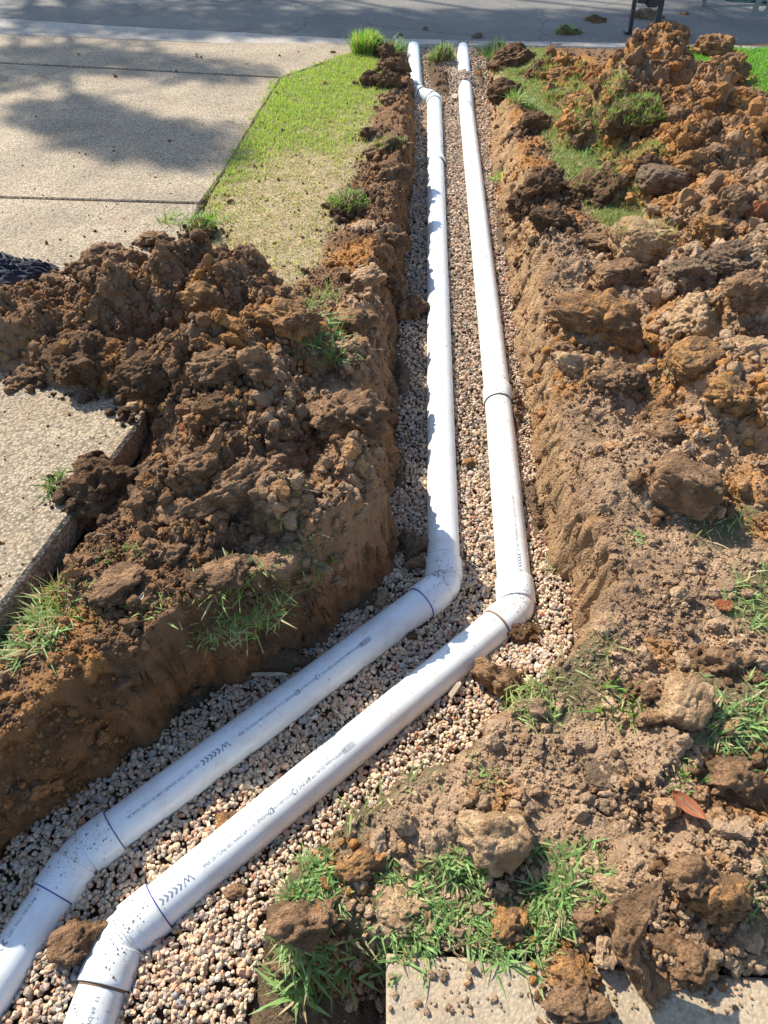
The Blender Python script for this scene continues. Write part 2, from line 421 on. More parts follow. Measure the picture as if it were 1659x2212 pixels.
def lawn_mask(x, y):
    n = .08*fbm2(x*6, y*6, 3, 5)
    m = np.zeros(x.shape)
    for pl in [LAWN_L, LAWN_R, LAWN_F]+GB:
        m = np.maximum(m, 1-sstep(-.04, .05, sdpoly(x, y, pl)+n))
    return m
def surf(x, y, full=False):
    """ground height without the heaps, plus data"""
    sh = x.shape; x = x.ravel(); y = y.ravel()
    n1 = .04*noise2(x*5, y*5, 3)+np.where(x > .3, .012, .016)*noise2(x*13, y*13, 4)+np.where(x > .3, .006, .007)*noise2(x*31, y*31, 8)
    dT = sdpoly(x, y, TRENCH)+n1*.9
    dD = sdpoly(x, y, DRIVE); dP = sdpoly(x, y, PATH)
    lawn = lawn_mask(x, y)
    farout = sstep(2.2, 3.5, np.maximum(np.abs(x)-.8, 0))*0
    soilm = (1-lawn*.8)
    low = blobs(x, y, LOWR)*sstep(0, .08, dT)
    lp = lump(x, y)
    rough_amt = soilm*(.55+.45*sstep(-.2, .3, noise2(x*2.2, y*2.2, 12)))
    roadz = -.045
    top = .012*fbm2(x*1.5, y*1.5, 3, 20)+low+(lp-.02)*rough_amt*np.clip(.55+low*9, 0, 1.25)
    top = np.where(y > 7.19+.0*x, roadz-.05, top)
    # under the slabs
    nd = sstep(-.01, .02, dD); top = (-.16)*(1-nd)+top*nd
    # a dug-out strip beside the near edge of the driveway slab
    strip = (1-sstep(.0, .16, dD))*sstep(0, .01, dD)*(1-sstep(1.75, 2.0, y)); top = top-.09*strip
    npth = sstep(-.01, .012, dP); top = (-.16)*(1-npth)+top*npth
    tfloor = zax(y)-.02+.016*fbm2(x*7, y*7, 3, 40)
    pit = 1-sstep(0, .04, sdpoly(x, y, GRAVEL)*-1+0) if False else sstep(0, .05, sdpoly(x, y, GRAVEL))
    tfloor = tfloor+pit*(.02+.10*np.exp(-(((x+.10)/.16)**2+((y-.33)/.20)**2))+.3*lp)
    sl_ = slump(x, y); tfloor = tfloor+sl_+np.clip(sl_*10, 0, 1)*(lp*.7-.01)
    tw = trench_w(x, y)
    t = sstep(0, 1, np.clip(dT/tw, 0, 1))
    t = t**.8
    z = tfloor*(1-t)+top*t
    steep = 4*t*(1-t)
    z = z+steep*(.4*lp-.01)
    if full: return z, dT, dD, dP, lawn, t, low, lp
    return z.reshape(sh)
def heap_of(x, y, base, dT, dD, dP, which, lp=None):
    hp = (heapL if which == 'L' else heapR)(x, y, dT)
    k_ = 1-(1-sstep(.02, .34, dD))*np.clip(hp*9, 0, 1)
    g = np.where((dD < 0) | (dP < 0), 0.0, np.where(base < 0, base*k_, base))
    lp = lump(x, y, 7) if lp is None else lp
    amp = np.clip(hp*12, 0, 1)
    big = .05*fbm2(x*4, y*4, 5, 80)+.02*np.abs(noise2(x*9, y*9, 81))-.012*(1-np.abs(noise2(x*6.5, y*6.5, 82)))**4
    z = g+hp+amp*((lp-.02)*1.35+big*np.clip(hp*5, 0, 1))
    return hp, np.where(hp > .012, z, g-.05-.2*(.012-hp))
def full_surface(x, y):
    z, dT, dD, dP, lawn, t, low, lp = surf(x, y, True)
    z = np.where((dD < 0) | (dP < 0), 0.0, z)
    for wch in 'LR':
        hp, hz = heap_of(x, y, z, dT, dD, dP, wch); z = np.maximum(z, np.where(hp > .012, hz, -9))
    return z

# ------------------------------------------------------------ ground sheet and heaps
def axis(segs):
    r = []
    for a_, b_, st in segs:
        n = max(1, int(round((b_-a_)/st))); r += list(np.linspace(a_, b_, n, endpoint=False))
    r.append(segs[-1][1]); return np.array(r)
XA = axis([(-60, -10, 10), (-10, -4.6, .6), (-4.6, -2.4, .04), (-2.4, -1.3, .012), (-1.3, 1.9, .0055), (1.9, 3.6, .012), (3.6, 4.8, .03), (4.8, 10, .6), (10, 60, 10)])
YA = axis([(-30, -2, 7), (-2, .0, .05), (.0, .25, .012), (.25, 2.6, .0055), (2.6, 4.2, .009), (4.2, 7.2, .015), (7.2, 7.8, .05), (7.8, 60, 6)])
GX, GY = np.meshgrid(XA, YA)
nx, ny = len(XA), len(YA)
x, y = GX.ravel(), GY.ravel()
z, dT, dD, dP, lawn, tt, low, lp = surf(x, y, True)
idx = np.arange(nx*ny).reshape(ny, nx)
quads = np.stack([idx[:-1, :-1], idx[:-1, 1:], idx[1:, 1:], idx[1:, :-1]], -1).reshape(-1, 4)
def soil_col(x, y, z, kind='ground'):
    n = fbm2(x*1.6, y*1.6, 4, 200); n2 = fbm2(x*7, y*7, 4, 210); n3 = fbm2(x*22, y*22, 3, 220)
    C = {k: np.array(v)[None, :] for k, v in SOILC.items()}
    right = sstep(.35, 1.0, x); far = sstep(2.6, 4.2, y)
    pale = right*(1-far)
    pale = np.maximum(pale, (1-sstep(.9, 1.2, y))*sstep(-.3, 0, x))
    pale = np.maximum(pale, .55*sstep(-.50, -.25, x)*(1-sstep(.1, .25, x))*sstep(1.0, 1.3, y)*(1-sstep(2.5, 3.0, y)))
    w_p = np.clip(pale*.95+n*.35, 0, 1)[:, None]
    c = C['brown']*(1-w_p)+C['pale']*w_p
    w_d = np.clip(sstep(.0, .35, n2)*.7*(1-.75*pale), 0, 1)[:, None]; c = c*(1-w_d)+C['dark']*w_d
    oc = sstep(.05, .32, fbm2(x*3.1+4, y*3.1, 4, 230)+.25*right*far-.06)
    oc = (oc*.8)[:, None]; c = c*(1-oc)+C['ochre']*oc
    c = c*(1+.35*n3[:, None])
    return c
col = soil_col(x, y, z)
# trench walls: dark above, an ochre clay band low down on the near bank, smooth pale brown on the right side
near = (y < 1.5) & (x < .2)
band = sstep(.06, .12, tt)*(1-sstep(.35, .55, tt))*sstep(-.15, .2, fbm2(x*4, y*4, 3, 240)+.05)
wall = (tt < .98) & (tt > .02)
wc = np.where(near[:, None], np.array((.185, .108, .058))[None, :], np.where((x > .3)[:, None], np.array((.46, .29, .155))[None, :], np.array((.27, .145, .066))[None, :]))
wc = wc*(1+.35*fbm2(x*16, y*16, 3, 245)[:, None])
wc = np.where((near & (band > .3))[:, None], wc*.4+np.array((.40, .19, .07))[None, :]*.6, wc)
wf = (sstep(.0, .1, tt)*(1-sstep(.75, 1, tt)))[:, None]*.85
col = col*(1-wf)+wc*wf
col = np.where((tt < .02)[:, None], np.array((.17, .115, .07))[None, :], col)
dry = np.array((.47, .36, .205))[None, :]*(1+.35*fbm2(x*30, y*30, 3, 250)[:, None]); green = np.array((.10, .12, .035))[None, :]
# worn towards the camera: bare straw and pale soil
lush = sstep(3.7, 5.3, y-1.6*(x+.6)+.9*fbm2(x*2.5, y*2.5, 3, 260))
lc = dry*(1-lush[:, None])+(.5*dry+.5*green)*lush[:, None]
lc = np.where((y < 2.6)[:, None], np.array((.17, .14, .07))[None, :], lc)
col = col*(1-lawn[:, None])+lc*lawn[:, None]
col = np.clip(col, .01, .9)
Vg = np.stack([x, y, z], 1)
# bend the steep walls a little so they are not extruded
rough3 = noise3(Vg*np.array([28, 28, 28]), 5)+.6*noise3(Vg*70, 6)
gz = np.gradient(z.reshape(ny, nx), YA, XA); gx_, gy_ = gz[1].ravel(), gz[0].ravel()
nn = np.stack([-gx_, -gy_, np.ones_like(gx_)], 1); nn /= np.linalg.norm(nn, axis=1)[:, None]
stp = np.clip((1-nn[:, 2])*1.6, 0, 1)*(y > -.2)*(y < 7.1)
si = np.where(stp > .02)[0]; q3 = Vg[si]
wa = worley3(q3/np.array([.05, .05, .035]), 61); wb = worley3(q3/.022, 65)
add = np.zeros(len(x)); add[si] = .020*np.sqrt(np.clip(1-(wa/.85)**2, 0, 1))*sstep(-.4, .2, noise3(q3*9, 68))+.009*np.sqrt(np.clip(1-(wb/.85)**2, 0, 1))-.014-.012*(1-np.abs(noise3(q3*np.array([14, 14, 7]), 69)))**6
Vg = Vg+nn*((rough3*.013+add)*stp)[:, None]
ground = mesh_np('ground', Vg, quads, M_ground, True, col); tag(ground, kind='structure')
gridz = {}
def heap(which, name, label):
    hp, hz = heap_of(x, y, np.where((dD < 0) | (dP < 0), 0, z), dT, dD, dP, which, None)
    keep = hp > .004
    fk = keep[quads].all(1)
    q = quads[fk]; used = np.unique(q); rm = np.full(len(x), -1); rm[used] = np.arange(len(used))
    V = np.stack([x, y, hz], 1)[used]
    c = soil_col(V[:, 0]+3.1, V[:, 1]-1.7, V[:, 2])
    if which == 'R':
        w_ = np.clip(.45+.9*fbm2(V[:, 0]*2.3, V[:, 1]*2.3, 4, 300)+.15*sstep(3.5, 4.5, V[:, 1]), 0, 1)[:, None]
        c = c*(1-w_)+np.array(SOILC['ochre'])[None, :]*w_
        d_ = (sstep(.1, .3, fbm2(V[:, 0]*3+8, V[:, 1]*3, 3, 310))*.6)[:, None]; c = c*(1-d_)+np.array(SOILC['grey'])[None, :]*d_
    else:
        b0 = np.array(SOILC['brown'])*.62+np.array(SOILC['dark'])*.2
        c = c*.35+b0[None, :]*.65
        o_ = (sstep(.12, .35, fbm2(V[:, 0]*4, V[:, 1]*4, 4, 320))*.55)[:, None]; c = c*(1-o_)+np.array(SOILC['ochre'])[None, :]*.8*o_
        p_ = sstep(-.42, -.1, V[:, 0])[:, None]*.75; c = c*(1-p_)+np.array((.40, .235, .125))[None, :]*p_
    c = c*(1+.2*fbm2(V[:, 0]*25, V[:, 1]*25, 2, 330)[:, None])
    V3 = V*1.0
    r3 = noise3(V*30, 15)+.6*noise3(V*75, 16)
    V3[:, 0] += .008*r3; V3[:, 1] -= .008*noise3(V*33+5, 17); V3[:, 2] += .006*r3
    o = mesh_np(name, V3, rm[q], M_ground, True, np.clip(c, .01, .9))
    tag(o, label, 'soil heap'); return o
heap('L', 'soil_heap', 'dark brown crumbly soil heap spilling over the driveway edge left of the trench')
heap('R', 'soil_heap', 'tall ochre and brown soil heap on the right that hides part of the road')

# ------------------------------------------------------------ road, driveway, path, kerb
def ipoint(p, q, t): return p+(q-p)*t
mb = MB(); mb.prism([(-60, 7.0), (60, 7.0), (60, 60), (-60, 60)], -.30, -.045)
YK = P(1190, 97)[1]
# road front edge follows the gutter line
RD = PL([(-900, -20), (0, 35), (250, 52), (525, 66), (770, 80), (1190, 90), (1659, 99), (2600, 118)])
mb = MB(); mb.prism([tuple(p) for p in RD]+[(40, 7.0), (60, 60), (-60, 60), (-30, 9.5)], -.30, -.012)
tag(mb.build('road', M_road), kind='structure')
def inset_prism(mb, poly, z0, z1, bev=.006):
    pr = [Vector((p[0], p[1], 0)) for p in poly]; n = len(pr)
    ar = sum(pr[i].x*pr[(i+1) % n].y-pr[(i+1) % n].x*pr[i].y for i in range(n))
    if ar < 0: pr = pr[::-1]
    ins = []
    for i in range(n):
        a_, b_, c_ = pr[i-1], pr[i], pr[(i+1) % n]
        d1 = (b_-a_).normalized(); d2 = (c_-b_).normalized()
        n1 = Vector((-d1.y, d1.x, 0)); n2 = Vector((-d2.y, d2.x, 0)); m_ = (n1+n2)
        m_ = m_/max(.35, m_.length_squared/2)*1.0
        ins.append(b_+m_*bev*1.0)
    V = [(p.x, p.y, z0) for p in pr]+[(p.x, p.y, z1-bev) for p in pr]+[(p.x, p.y, z1) for p in ins]
    Fs = [tuple(range(n-1, -1, -1)), tuple(range(2*n, 3*n))]
    for i in range(n):
        j = (i+1) % n; Fs += [(i, j, n+j, n+i), (n+i, n+j, 2*n+j, 2*n+i)]
    mb.add(V, Fs)
L = lambda pts: [tuple(p) for p in PL(pts)]
def lerp_edge(py): return None
E = DRIVE_EDGE
jB = P(606, 168); jC = P(432, 441)
mb = MB()
g_ = .006
# slabs from far to near, small gaps are the joints
inset_prism(mb, L([(-1200, 30), (0, 73), (450, 92.5), (765, 94), (765, 112), (608, 166), (300, 149), (0, 134), (-1200, 80)]), -.12, .0)
jy = P(432, 436); jx0 = P(-600, 418)
Jl = [(-600, 418), (0, 424), (430, 438)]
inset_prism(mb, L([(-1200, 83), (0, 137), (300, 152.5), (605, 169), (550, 255), (482, 370), (431, 437), (0, 424), (-1200, 400)]), -.11, .001)
inset_prism(mb, L([(-1200, 402), (0, 427), (430, 440), (418, 478)])+[(e1[0], e1[1]), (e0[0], e0[1]), (e0[0]-.35, 0), (e0[0]-.55, -1), (-9, -1)], -.10, .0, .01)
tag(mb.build('driveway', M_drive), kind='structure')
mb = MB(); inset_prism(mb, L([(-1200, -12), (0, 37), (250, 54), (525, 68), (765, 82), (765, 92), (575, 98.5), (450, 90.5), (0, 71), (-1200, 28)]), -.12, -.006)
tag(mb.build('gutter', M_kerb), kind='structure')
mb = MB()
K = [((768, 86), (772, 96)), ((955, 88), (955, 99)), ((960, 90), (960, 101)), ((1190, 93), (1190, 103)), ((1600, 101), (1600, 109)), ((2400, 117), (2400, 125))]
for i in (0, 2, 3, 4):
    a_, b_ = K[i], K[i+1] if i != 4 else K[5]
    if i == 3: b_ = K[4]
    inset_prism(mb, L([a_[0], b_[0], b_[1], a_[1]]), -.18, .012, .012)
tag(mb.build('kerb', M_kerb), kind='structure')
mb = MB(); inset_prism(mb, [tuple(p) for p in PATH], -.12, .0, .006)
tag(mb.build('path', M_path), kind='structure')

# ------------------------------------------------------------ drain pipes
def reparent(o, p): o.parent = p; o.matrix_parent_inverse = Matrix.Identity(4)
R = .0555
def frame(d):
    d = d.normalized(); up = Vector((0, 0, 1)); u = d.cross(up).normalized(); v = u.cross(d).normalized(); return d, u, v
def tube(name, pts, rad, mat, parent, segs=56, caps=True):
    pts = [Vector(p) for p in pts]; V = []; n = len(pts)
    for i, p in enumerate(pts):
        d = (pts[min(i+1, n-1)]-pts[max(i-1, 0)])
        if d.length < 1e-6: d = pts[-1]-pts[0]
        _, u, v = frame(d)
        r = rad[i] if hasattr(rad, '__len__') else rad
        for k in range(segs):
            t = 2*math.pi*k/segs; V.append(p+u*math.cos(t)*r+v*math.sin(t)*r)
    Fs = np.array([(i*segs+k, i*segs+(k+1) % segs, (i+1)*segs+(k+1) % segs, (i+1)*segs+k) for i in range(n-1) for k in range(segs)])
    o = mesh_np(name, [tuple(q) for q in V], Fs, mat, True, None)
    if parent: o.parent = parent; o.matrix_parent_inverse = Matrix.Translation(-Vector(parent.location))
    return o
def socket_profile(a_, b_, r, lip=.0056):
    """points and radii of a sleeve from a to b with its mouth at a"""
    d = (b_-a_); L_ = d.length; d = d/L_
    s = [(0, R+.0002), (0, r-.001), (.0012, r), (.01, r), (L_*.5, r), (L_-.0022, r), (L_, r-.0012), (L_, r-lip)]
    return [a_+d*t for t, _ in s], [q for _, q in s]
def straight(run, a_, b_):
    return tube('pipe_length', [a_, (a_*.5+b_*.5), b_], R, M_pvc, run)
def elbow(run, ctr, d_in, d_out, l1=.085, l2=.085, rs=.0622, glue=(False, True)):
    """ctr: corner of the axes; d_in, d_out travel directions"""
    a0 = ctr-d_in*l1; b0 = ctr+d_out*l2
    g = empty_part = None
    ang = d_in.angle(d_out); br = .028+0*ang
    back = min(br*math.tan(ang/2)+.012, .045)
    m1 = ctr-d_in*back; m2 = ctr+d_out*back
    arc = []
    for k in range(9):
        t = k/8; arc.append(m1*(1-t)**2+ctr*2*t*(1-t)+m2*t*t)
    body = tube('elbow', [m1-d_in*.004]+arc+[m2+d_out*.004], rs-.0055, M_pvc, run)
    for s_, (a_, m_, gl) in enumerate(((a0, m1, glue[0]), (b0, m2, glue[1]))):
        pts, rr = socket_profile(a_, m_, rs)
        o = tube('socket', pts, rr, M_pvc, run); reparent(o, body)
        dd = (a_-m_).normalized()
        if gl:
            q = tube('glue_ring', [a_-dd*.0004, a_+dd*.0018, a_+dd*.0026], [R+.0024, R+.0014, R+.0002], M_glue, run)
        else:
            q = tube('dirt_ring', [a_-dd*.0004, a_+dd*.004, a_+dd*.006], [R+.0022, R+.0012, R+.0002], M_dirtgap, run)
        reparent(q, body)
    return a0, b0
def coupling(run, c, d, half=.05, rs=.0622):
    a_, b_ = c-d*half, c+d*half
    s = [(0, R), (0, rs-.001), (.0015, rs), (half, rs), (2*half-.02, rs), (2*half, R)]
    o = tube('coupling', [a_+d*t for t, _ in s], [q for _, q in s], M_pvc, run)
    q = tube('dirt_ring', [a_+d*.0002, a_-d*.0025, a_-d*.004], [R+.0032, R+.0016, R+.0002], M_dirtgap, run)
    reparent(q, o)
V3 = lambda q: Vector((float(q[0]), float(q[1]), float(q[2])))
def pa(px, py, dz=0): return V3(Pa(px, py, dz))
AX = []     # axis segments, for keeping stones out
lx = {}
# left run
Lp = dict(A=pa(893, 105), B=pa(899, 201), C=pa(938, 217), D=pa(959, 1268), E=pa(176, 1852), G=pa(-78, 2230))
Rp = dict(A=pa(999, 107), B=pa(1008, 240), C=pa(1075, 856), D=pa(1116, 1318), E=pa(264, 2025), G=pa(165, 2300))
# near ends lie a little deeper in the stones
runL = empty('drain_pipe', Lp['D']); tag(runL, 'left of two white drain pipes, jogging sideways at its far end by the lawn', 'drain pipe', 'white drain pipes in the trench')
runR = empty('drain_pipe', Rp['D']); tag(runR, 'right of two white drain pipes, with the coupling halfway along', 'drain pipe', 'white drain pipes in the trench')
def dirn(a_, b_): return (b_-a_).normalized()
dAB, dBC, dCD, dDE, dEG = [dirn(Lp[a_], Lp[b_]) for a_, b_ in ('AB', 'BC', 'CD', 'DE', 'EG')]
# far end
o1, o2 = elbow(runL, Lp['B'], dAB, dBC, .06, .06, glue=(False, False)) if False else (None, None)
straight(runL, Lp['A'], Lp['B']-dAB*.05)
elbow(runL, Lp['B'], dAB, dBC, .075, .06, glue=(False, False))
straight(runL, Lp['B'], Lp['C'])
elbow(runL, Lp['C'], dBC, dCD, .06, .085, glue=(False, False))
p1 = straight(runL, Lp['C']+dCD*.03, Lp['D']-dCD*.03)
coupling(runL, pa(943, 352), -dCD, .045, .0585)
elbow(runL, Lp['D'], dCD, dDE, .105, .10, glue=(False, True))
p2 = straight(runL, Lp['D']+dDE*.03, Lp['E']-dDE*.03)
elbow(runL, Lp['E'], dDE, dEG, .09, .09, glue=(True, True))
p3 = straight(runL, Lp['E']+dEG*.03, Lp['G'])
dAB2, dBC2, dCD2, dDE2, dEG2 = [dirn(Rp[a_], Rp[b_]) for a_, b_ in ('AB', 'BC', 'CD', 'DE', 'EG')]
straight(runR, Rp['A'], Rp['B']); straight(runR, Rp['B'], Rp['C'])
coupling(runR, Rp['C'], -dCD2, .055)
q1 = straight(runR, Rp['C'], Rp['D']-dCD2*.03)
elbow(runR, Rp['D'], dCD2, dDE2, .11, .09, glue=(False, False))
q2 = straight(runR, Rp['D']+dDE2*.03, Rp['E']-dDE2*.03)
elbow(runR, Rp['E'], dDE2, dEG2, .095, .095, glue=(True, False))
q3 = straight(runR, Rp['E']+dEG2*.03, Rp['G'])
for D_ in (Lp, Rp):
    ks = 'ABCDEG'
    for i in range(5): AX.append((D_[ks[i]], D_[ks[i+1]]))
def axdist(x, y, z):
    p = np.stack([x, y, z], 1); best = np.full(len(x), 9.0)
    for a_, b_ in AX:
        a_ = np.array(a_); b_ = np.array(b_); d = b_-a_
        t = np.clip(((p-a_)@d)/(d@d), 0, 1); best = np.minimum(best, np.linalg.norm(p-(a_+t[:, None]*d), axis=1))
    return best

# printing on the pipes
def text_mesh(s, size):
    c = bpy.data.curves.new('t', 'FONT'); c.body = s; c.size = size; c.resolution_u = 3
    o = bpy.data.objects.new('t', c); COL.objects.link(o)
    dg = bpy.context.evaluated_depsgraph_get(); dg.update()
    me = bpy.data.meshes.new_from_object(o.evaluated_get(dg)); bpy.data.objects.remove(o); bpy.data.curves.remove(c)
    n = len(me.vertices); v = np.zeros(n*3); me.vertices.foreach_get('co', v); v = v.reshape(-1, 3)
    fs = [tuple(p.vertices) for p in me.polygons]; bpy.data.meshes.remove(me)
    return v, fs
def printing(pipe, run, a_, b_, items, phi, flip=False):
    """items: (kind, text, start, size); start measured from a towards b; phi: angle round the pipe from its top"""
    d = dirn(a_, b_); _, u, v = frame(d)
    mb = MB()
    def wrap(pts):
        out = []
        for tx, ty in pts:
            an = phi+(ty/R)      # moving +ty goes round the pipe
            out.append(a_+d*tx+(u*-math.sin(an)+v*math.cos(an))*(R+.0008))
        return out
    for kind, s, st, size in items:
        mb = MB()
        if kind == 't':
            V, fs = text_mesh(s, size)
            # reading along d: up of the letters turns anticlockwise from d seen from above = -u direction
            mb.add(wrap([(st+p[0], p[1]-size*.35) for p in V]), fs)
        elif kind == 'bar':
            r_ = random.Random(4); t = 0
            while t < size*2.6:
                w_ = r_.choice((.0009, .0016, .0024)); mb.add(wrap([(st+t, -size/2), (st+t+w_, -size/2), (st+t+w_, size/2), (st+t, size/2)]), [(0, 1, 2, 3)]); t += w_+r_.choice((.0009, .0016))
        elif kind == 'chev':
            k_ = .012
            for i in range(int(s)):
                t = st+i*size*.75; h_ = size/2; w_ = size*.32
                mb.add(wrap([(t, 0), (t+h_*.8, h_), (t+h_*.8+w_, h_), (t+w_, 0)]), [(0, 1, 2, 3)]); mb.add(wrap([(t, 0), (t+w_, 0), (t+h_*.8+w_, -h_), (t+h_*.8, -h_)]), [(0, 1, 2, 3)])
        elif kind == 'W':
            h_ = size/2; zz = [(0, h_), (.30, -h_*.9), (.5, h_*.5), (.7, -h_*.9), (1.0, h_)]
            zz = [(p[0]*size*1.35, p[1]) for p in zz]; wd = size*.16
            for (x0, y0), (x1, y1) in zip(zz[:-1], zz[1:]):
                mb.add(wrap([(st+x0, y0), (st+x1, y1), (st+x1+wd, y1), (st+x0+wd, y0)]), [(0, 1, 2, 3)])
        elif kind == 'box':
            h_ = size/2; q = .0012
            for (x0, y0, x1, y1) in ((0, -h_, size, -h_+q), (0, h_-q, size, h_), (0, -h_, q, h_), (size-q, -h_, size, h_), (0, -h_, size*.3, h_)):
                mb.add(wrap([(st+x0, y0), (st+x1, y0), (st+x1, y1), (st+x0, y1)]), [(0, 1, 2, 3)])
            mb.add(wrap([(st+size*.3, -h_), (st+size*.45, -h_), (st+size, h_), (st+size*.85, h_)]), [(0, 1, 2, 3)])
        elif kind == 'rec':
            for i in range(3):
                a0 = 2*math.pi*i/3; pts = []
                for t in np.linspace(0, 1.6, 6): pts.append((math.cos(a0+t), math.sin(a0+t)))
                for (x0, y0), (x1, y1) in zip(pts[:-1], pts[1:]):
                    r1, r2 = size*.5, size*.36
                    mb.add(wrap([(st+size/2+x0*r1, y0*r1), (st+size/2+x1*r1, y1*r1), (st+size/2+x1*r2, y1*r2), (st+size/2+x0*r2, y0*r2)]), [(0, 1, 2, 3)])
        reparent(mb.build('printed_lettering', M_ink, run), pipe)
def legend(s0, s=.0125, k=1.0):
    it = []; c = s0
    for kind, txt, ln, sz in [('bar', '', .050, .015), ('t', '18000', .047, s), ('t', 'Vinidex', .075, s*1.25), ('t', 'QUALITY BEP PVC', .155, s), ('rec', '', .019, .015), ('t', 'RECYCLABLE PVC', .108, s*.8), ('box', '', .022, .013),
                              ('t', 'PHONE 13 11 69 DWV 100 PVCU SC SN6', .375, s), ('W', '', .050, .018), ('chev', '5', .110, .0155), ('t', 'LIC. NO. 1010 AS/NZS 1260 SL13-[0] 24.04.20', .44, s)]:
        it.append((kind, txt, c, sz)); c += ln*k
    return it
# the far-seen printing sits slightly below the crown on the side that faces the camera
a2, b2 = Lp['D']+dDE*.03, Lp['E']
printing(p2, runL, a2, b2, legend(.295, k=.575, s=.0105), .30)
a3, b3 = Rp['D']+dDE2*.03, Rp['E']
_all = legend(.645, k=.575, s=.0105)
printing(q2, runR, a3, b3, [i for i in _all if i[2] < (b3-a3).length-.10], .25)
# near end pieces
dG = (Lp['G']-Lp['E']).length
printing(p3, runL, Lp['G'], Lp['E'], [('t', 'SN6', max(.0, dG-.345), .0115), ('W', '', dG-.305, .019), ('chev', '5', dG-.27, .017), ('t', 'LIC. NO. 1010 AS', dG-.20, .0115)], .25)
printing(q3, runR, Rp['E']+dEG2*.03, Rp['G'], [('t', '11  69-DWV  100  PVCU  SC', .085, .0125)], .25)
# far lengths
printing(p1, runL, Lp['D']*.0+pa(953, 812), Lp['D'], legend(0, k=.575, s=.0105), -.25)
cD = Rp['D']-dCD2*.105
printing(q1, runR, cD, Rp['C'], [('W', '', -.004, .018), ('chev', '5', .026, .0155), ('t', 'LIC. NO. 1010 AS/NZS 1260 SL13 [0] 24.03.21 11:54 (25F)', .09, .0105)], -.2)
printing(p1, runL, pa(940, 365), Lp['D'], [('t', 'QUALITY BEP PVC  RECYCLABLE PVC  PHONE 13 11 69  DWV 100 PVCU', .1, .012), ('W', '', .9, .019), ('chev', '6', .94, .015)], -.2)
lR = legend(0, k=.575, s=.0105)
printing(q1, runR, pa(1050, 570), Rp['C'], [i for i in lR if i[2] < .85], -.2)

# ------------------------------------------------------------ stones, crumbs and clods
def ico(sub):
    bm = bmesh.new(); bmesh.ops.create_icosphere(bm, subdivisions=sub, radius=1.0)
    V = np.array([v.co[:] for v in bm.verts]); Fc = np.array([[v.index for v in f.verts] for f in bm.faces]); bm.free(); return V, Fc
ICO = {s: ico(s) for s in (1, 2, 3, 4, 5)}
def rock_variant(sub, seed, cuts=9, rough=.0, cut_lo=.62, cut_hi=.95, crumb=0.0, freq=4.0):
    r = np.random.default_rng(seed); V, Fc = ICO[sub]; n = V/np.linalg.norm(V, axis=1)[:, None]
    rad = np.ones(len(n))
    for _ in range(cuts):
        d = r.normal(size=3); d /= np.linalg.norm(d); h = r.uniform(cut_lo, cut_hi)
        dt = n@d; m = dt > .05
        rad = np.where(m, np.minimum(rad, h/np.maximum(dt, .05)), rad)
    off = r.uniform(0, 100, 3)
    rad = rad*(1+.14*noise3(n*1.7+off, 3)+.08*noise3(n*3.6+off, 4))
    if rough:
        q = n*rad[:, None]
        rad = rad+rough*(noise3(q*freq+off, 5)*.5+noise3(q*freq*2.1+off, 6)*.3+noise3(q*freq*4.3+off, 7)*.17)
    if crumb:
        q = n*rad[:, None]
        wd = worley3(q*freq*1.2+off, 11); w2 = worley3(q*freq*2.8+off, 15)
        msk = sstep(-.3, .3, noise3(q*2+off, 21))
        rad = rad+crumb*(np.sqrt(np.clip(1-(wd/.85)**2, 0, 1))*.7+np.sqrt(np.clip(1-(w2/.85)**2, 0, 1))*.32)*msk-crumb*.4
    return n*rad[:, None], Fc
def rotm(n, tilt=None):
    """random rotation matrices"""
    q = rng.normal(size=(n, 4)); q /= np.linalg.norm(q, axis=1)[:, None]; w_, x_, y_, z_ = q.T
    return np.stack([1-2*(y_**2+z_**2), 2*(x_*y_-z_*w_), 2*(x_*z_+y_*w_), 2*(x_*y_+z_*w_), 1-2*(x_**2+z_**2), 2*(y_*z_-x_*w_), 2*(x_*z_-y_*w_), 2*(y_*z_+x_*w_), 1-2*(x_**2+y_**2)], 1).reshape(-1, 3, 3)
def merge(variants, pos, scl, rot, colr):
    Vs, Fs, Cs = [], [], []; b = 0
    vid = rng.integers(0, len(variants), len(pos))
    for k, (V, Fc) in enumerate(variants):
        m = np.where(vid == k)[0]
        if not len(m): continue
        W = np.einsum('nij,nvj->nvi', rot[m], V[None]*scl[m][:, None, :])+pos[m][:, None, :]
        nv = len(V); Vs.append(W.reshape(-1, 3)); Fs.append((Fc[None]+(np.arange(len(m))*nv)[:, None, None]+b).reshape(-1, 3)); b += nv*len(m)
        Cs.append(np.repeat(colr[m], nv, 0))
    return np.concatenate(Vs), np.concatenate(Fs), np.concatenate(Cs)
def sample_region(n, xr, yr, dens):
    """dens(x,y) in 0..1"""
    X = rng.uniform(xr[0], xr[1], n); Y = rng.uniform(yr[0], yr[1], n)
    k = rng.uniform(0, 1, n) < dens(X, Y); return X[k], Y[k]

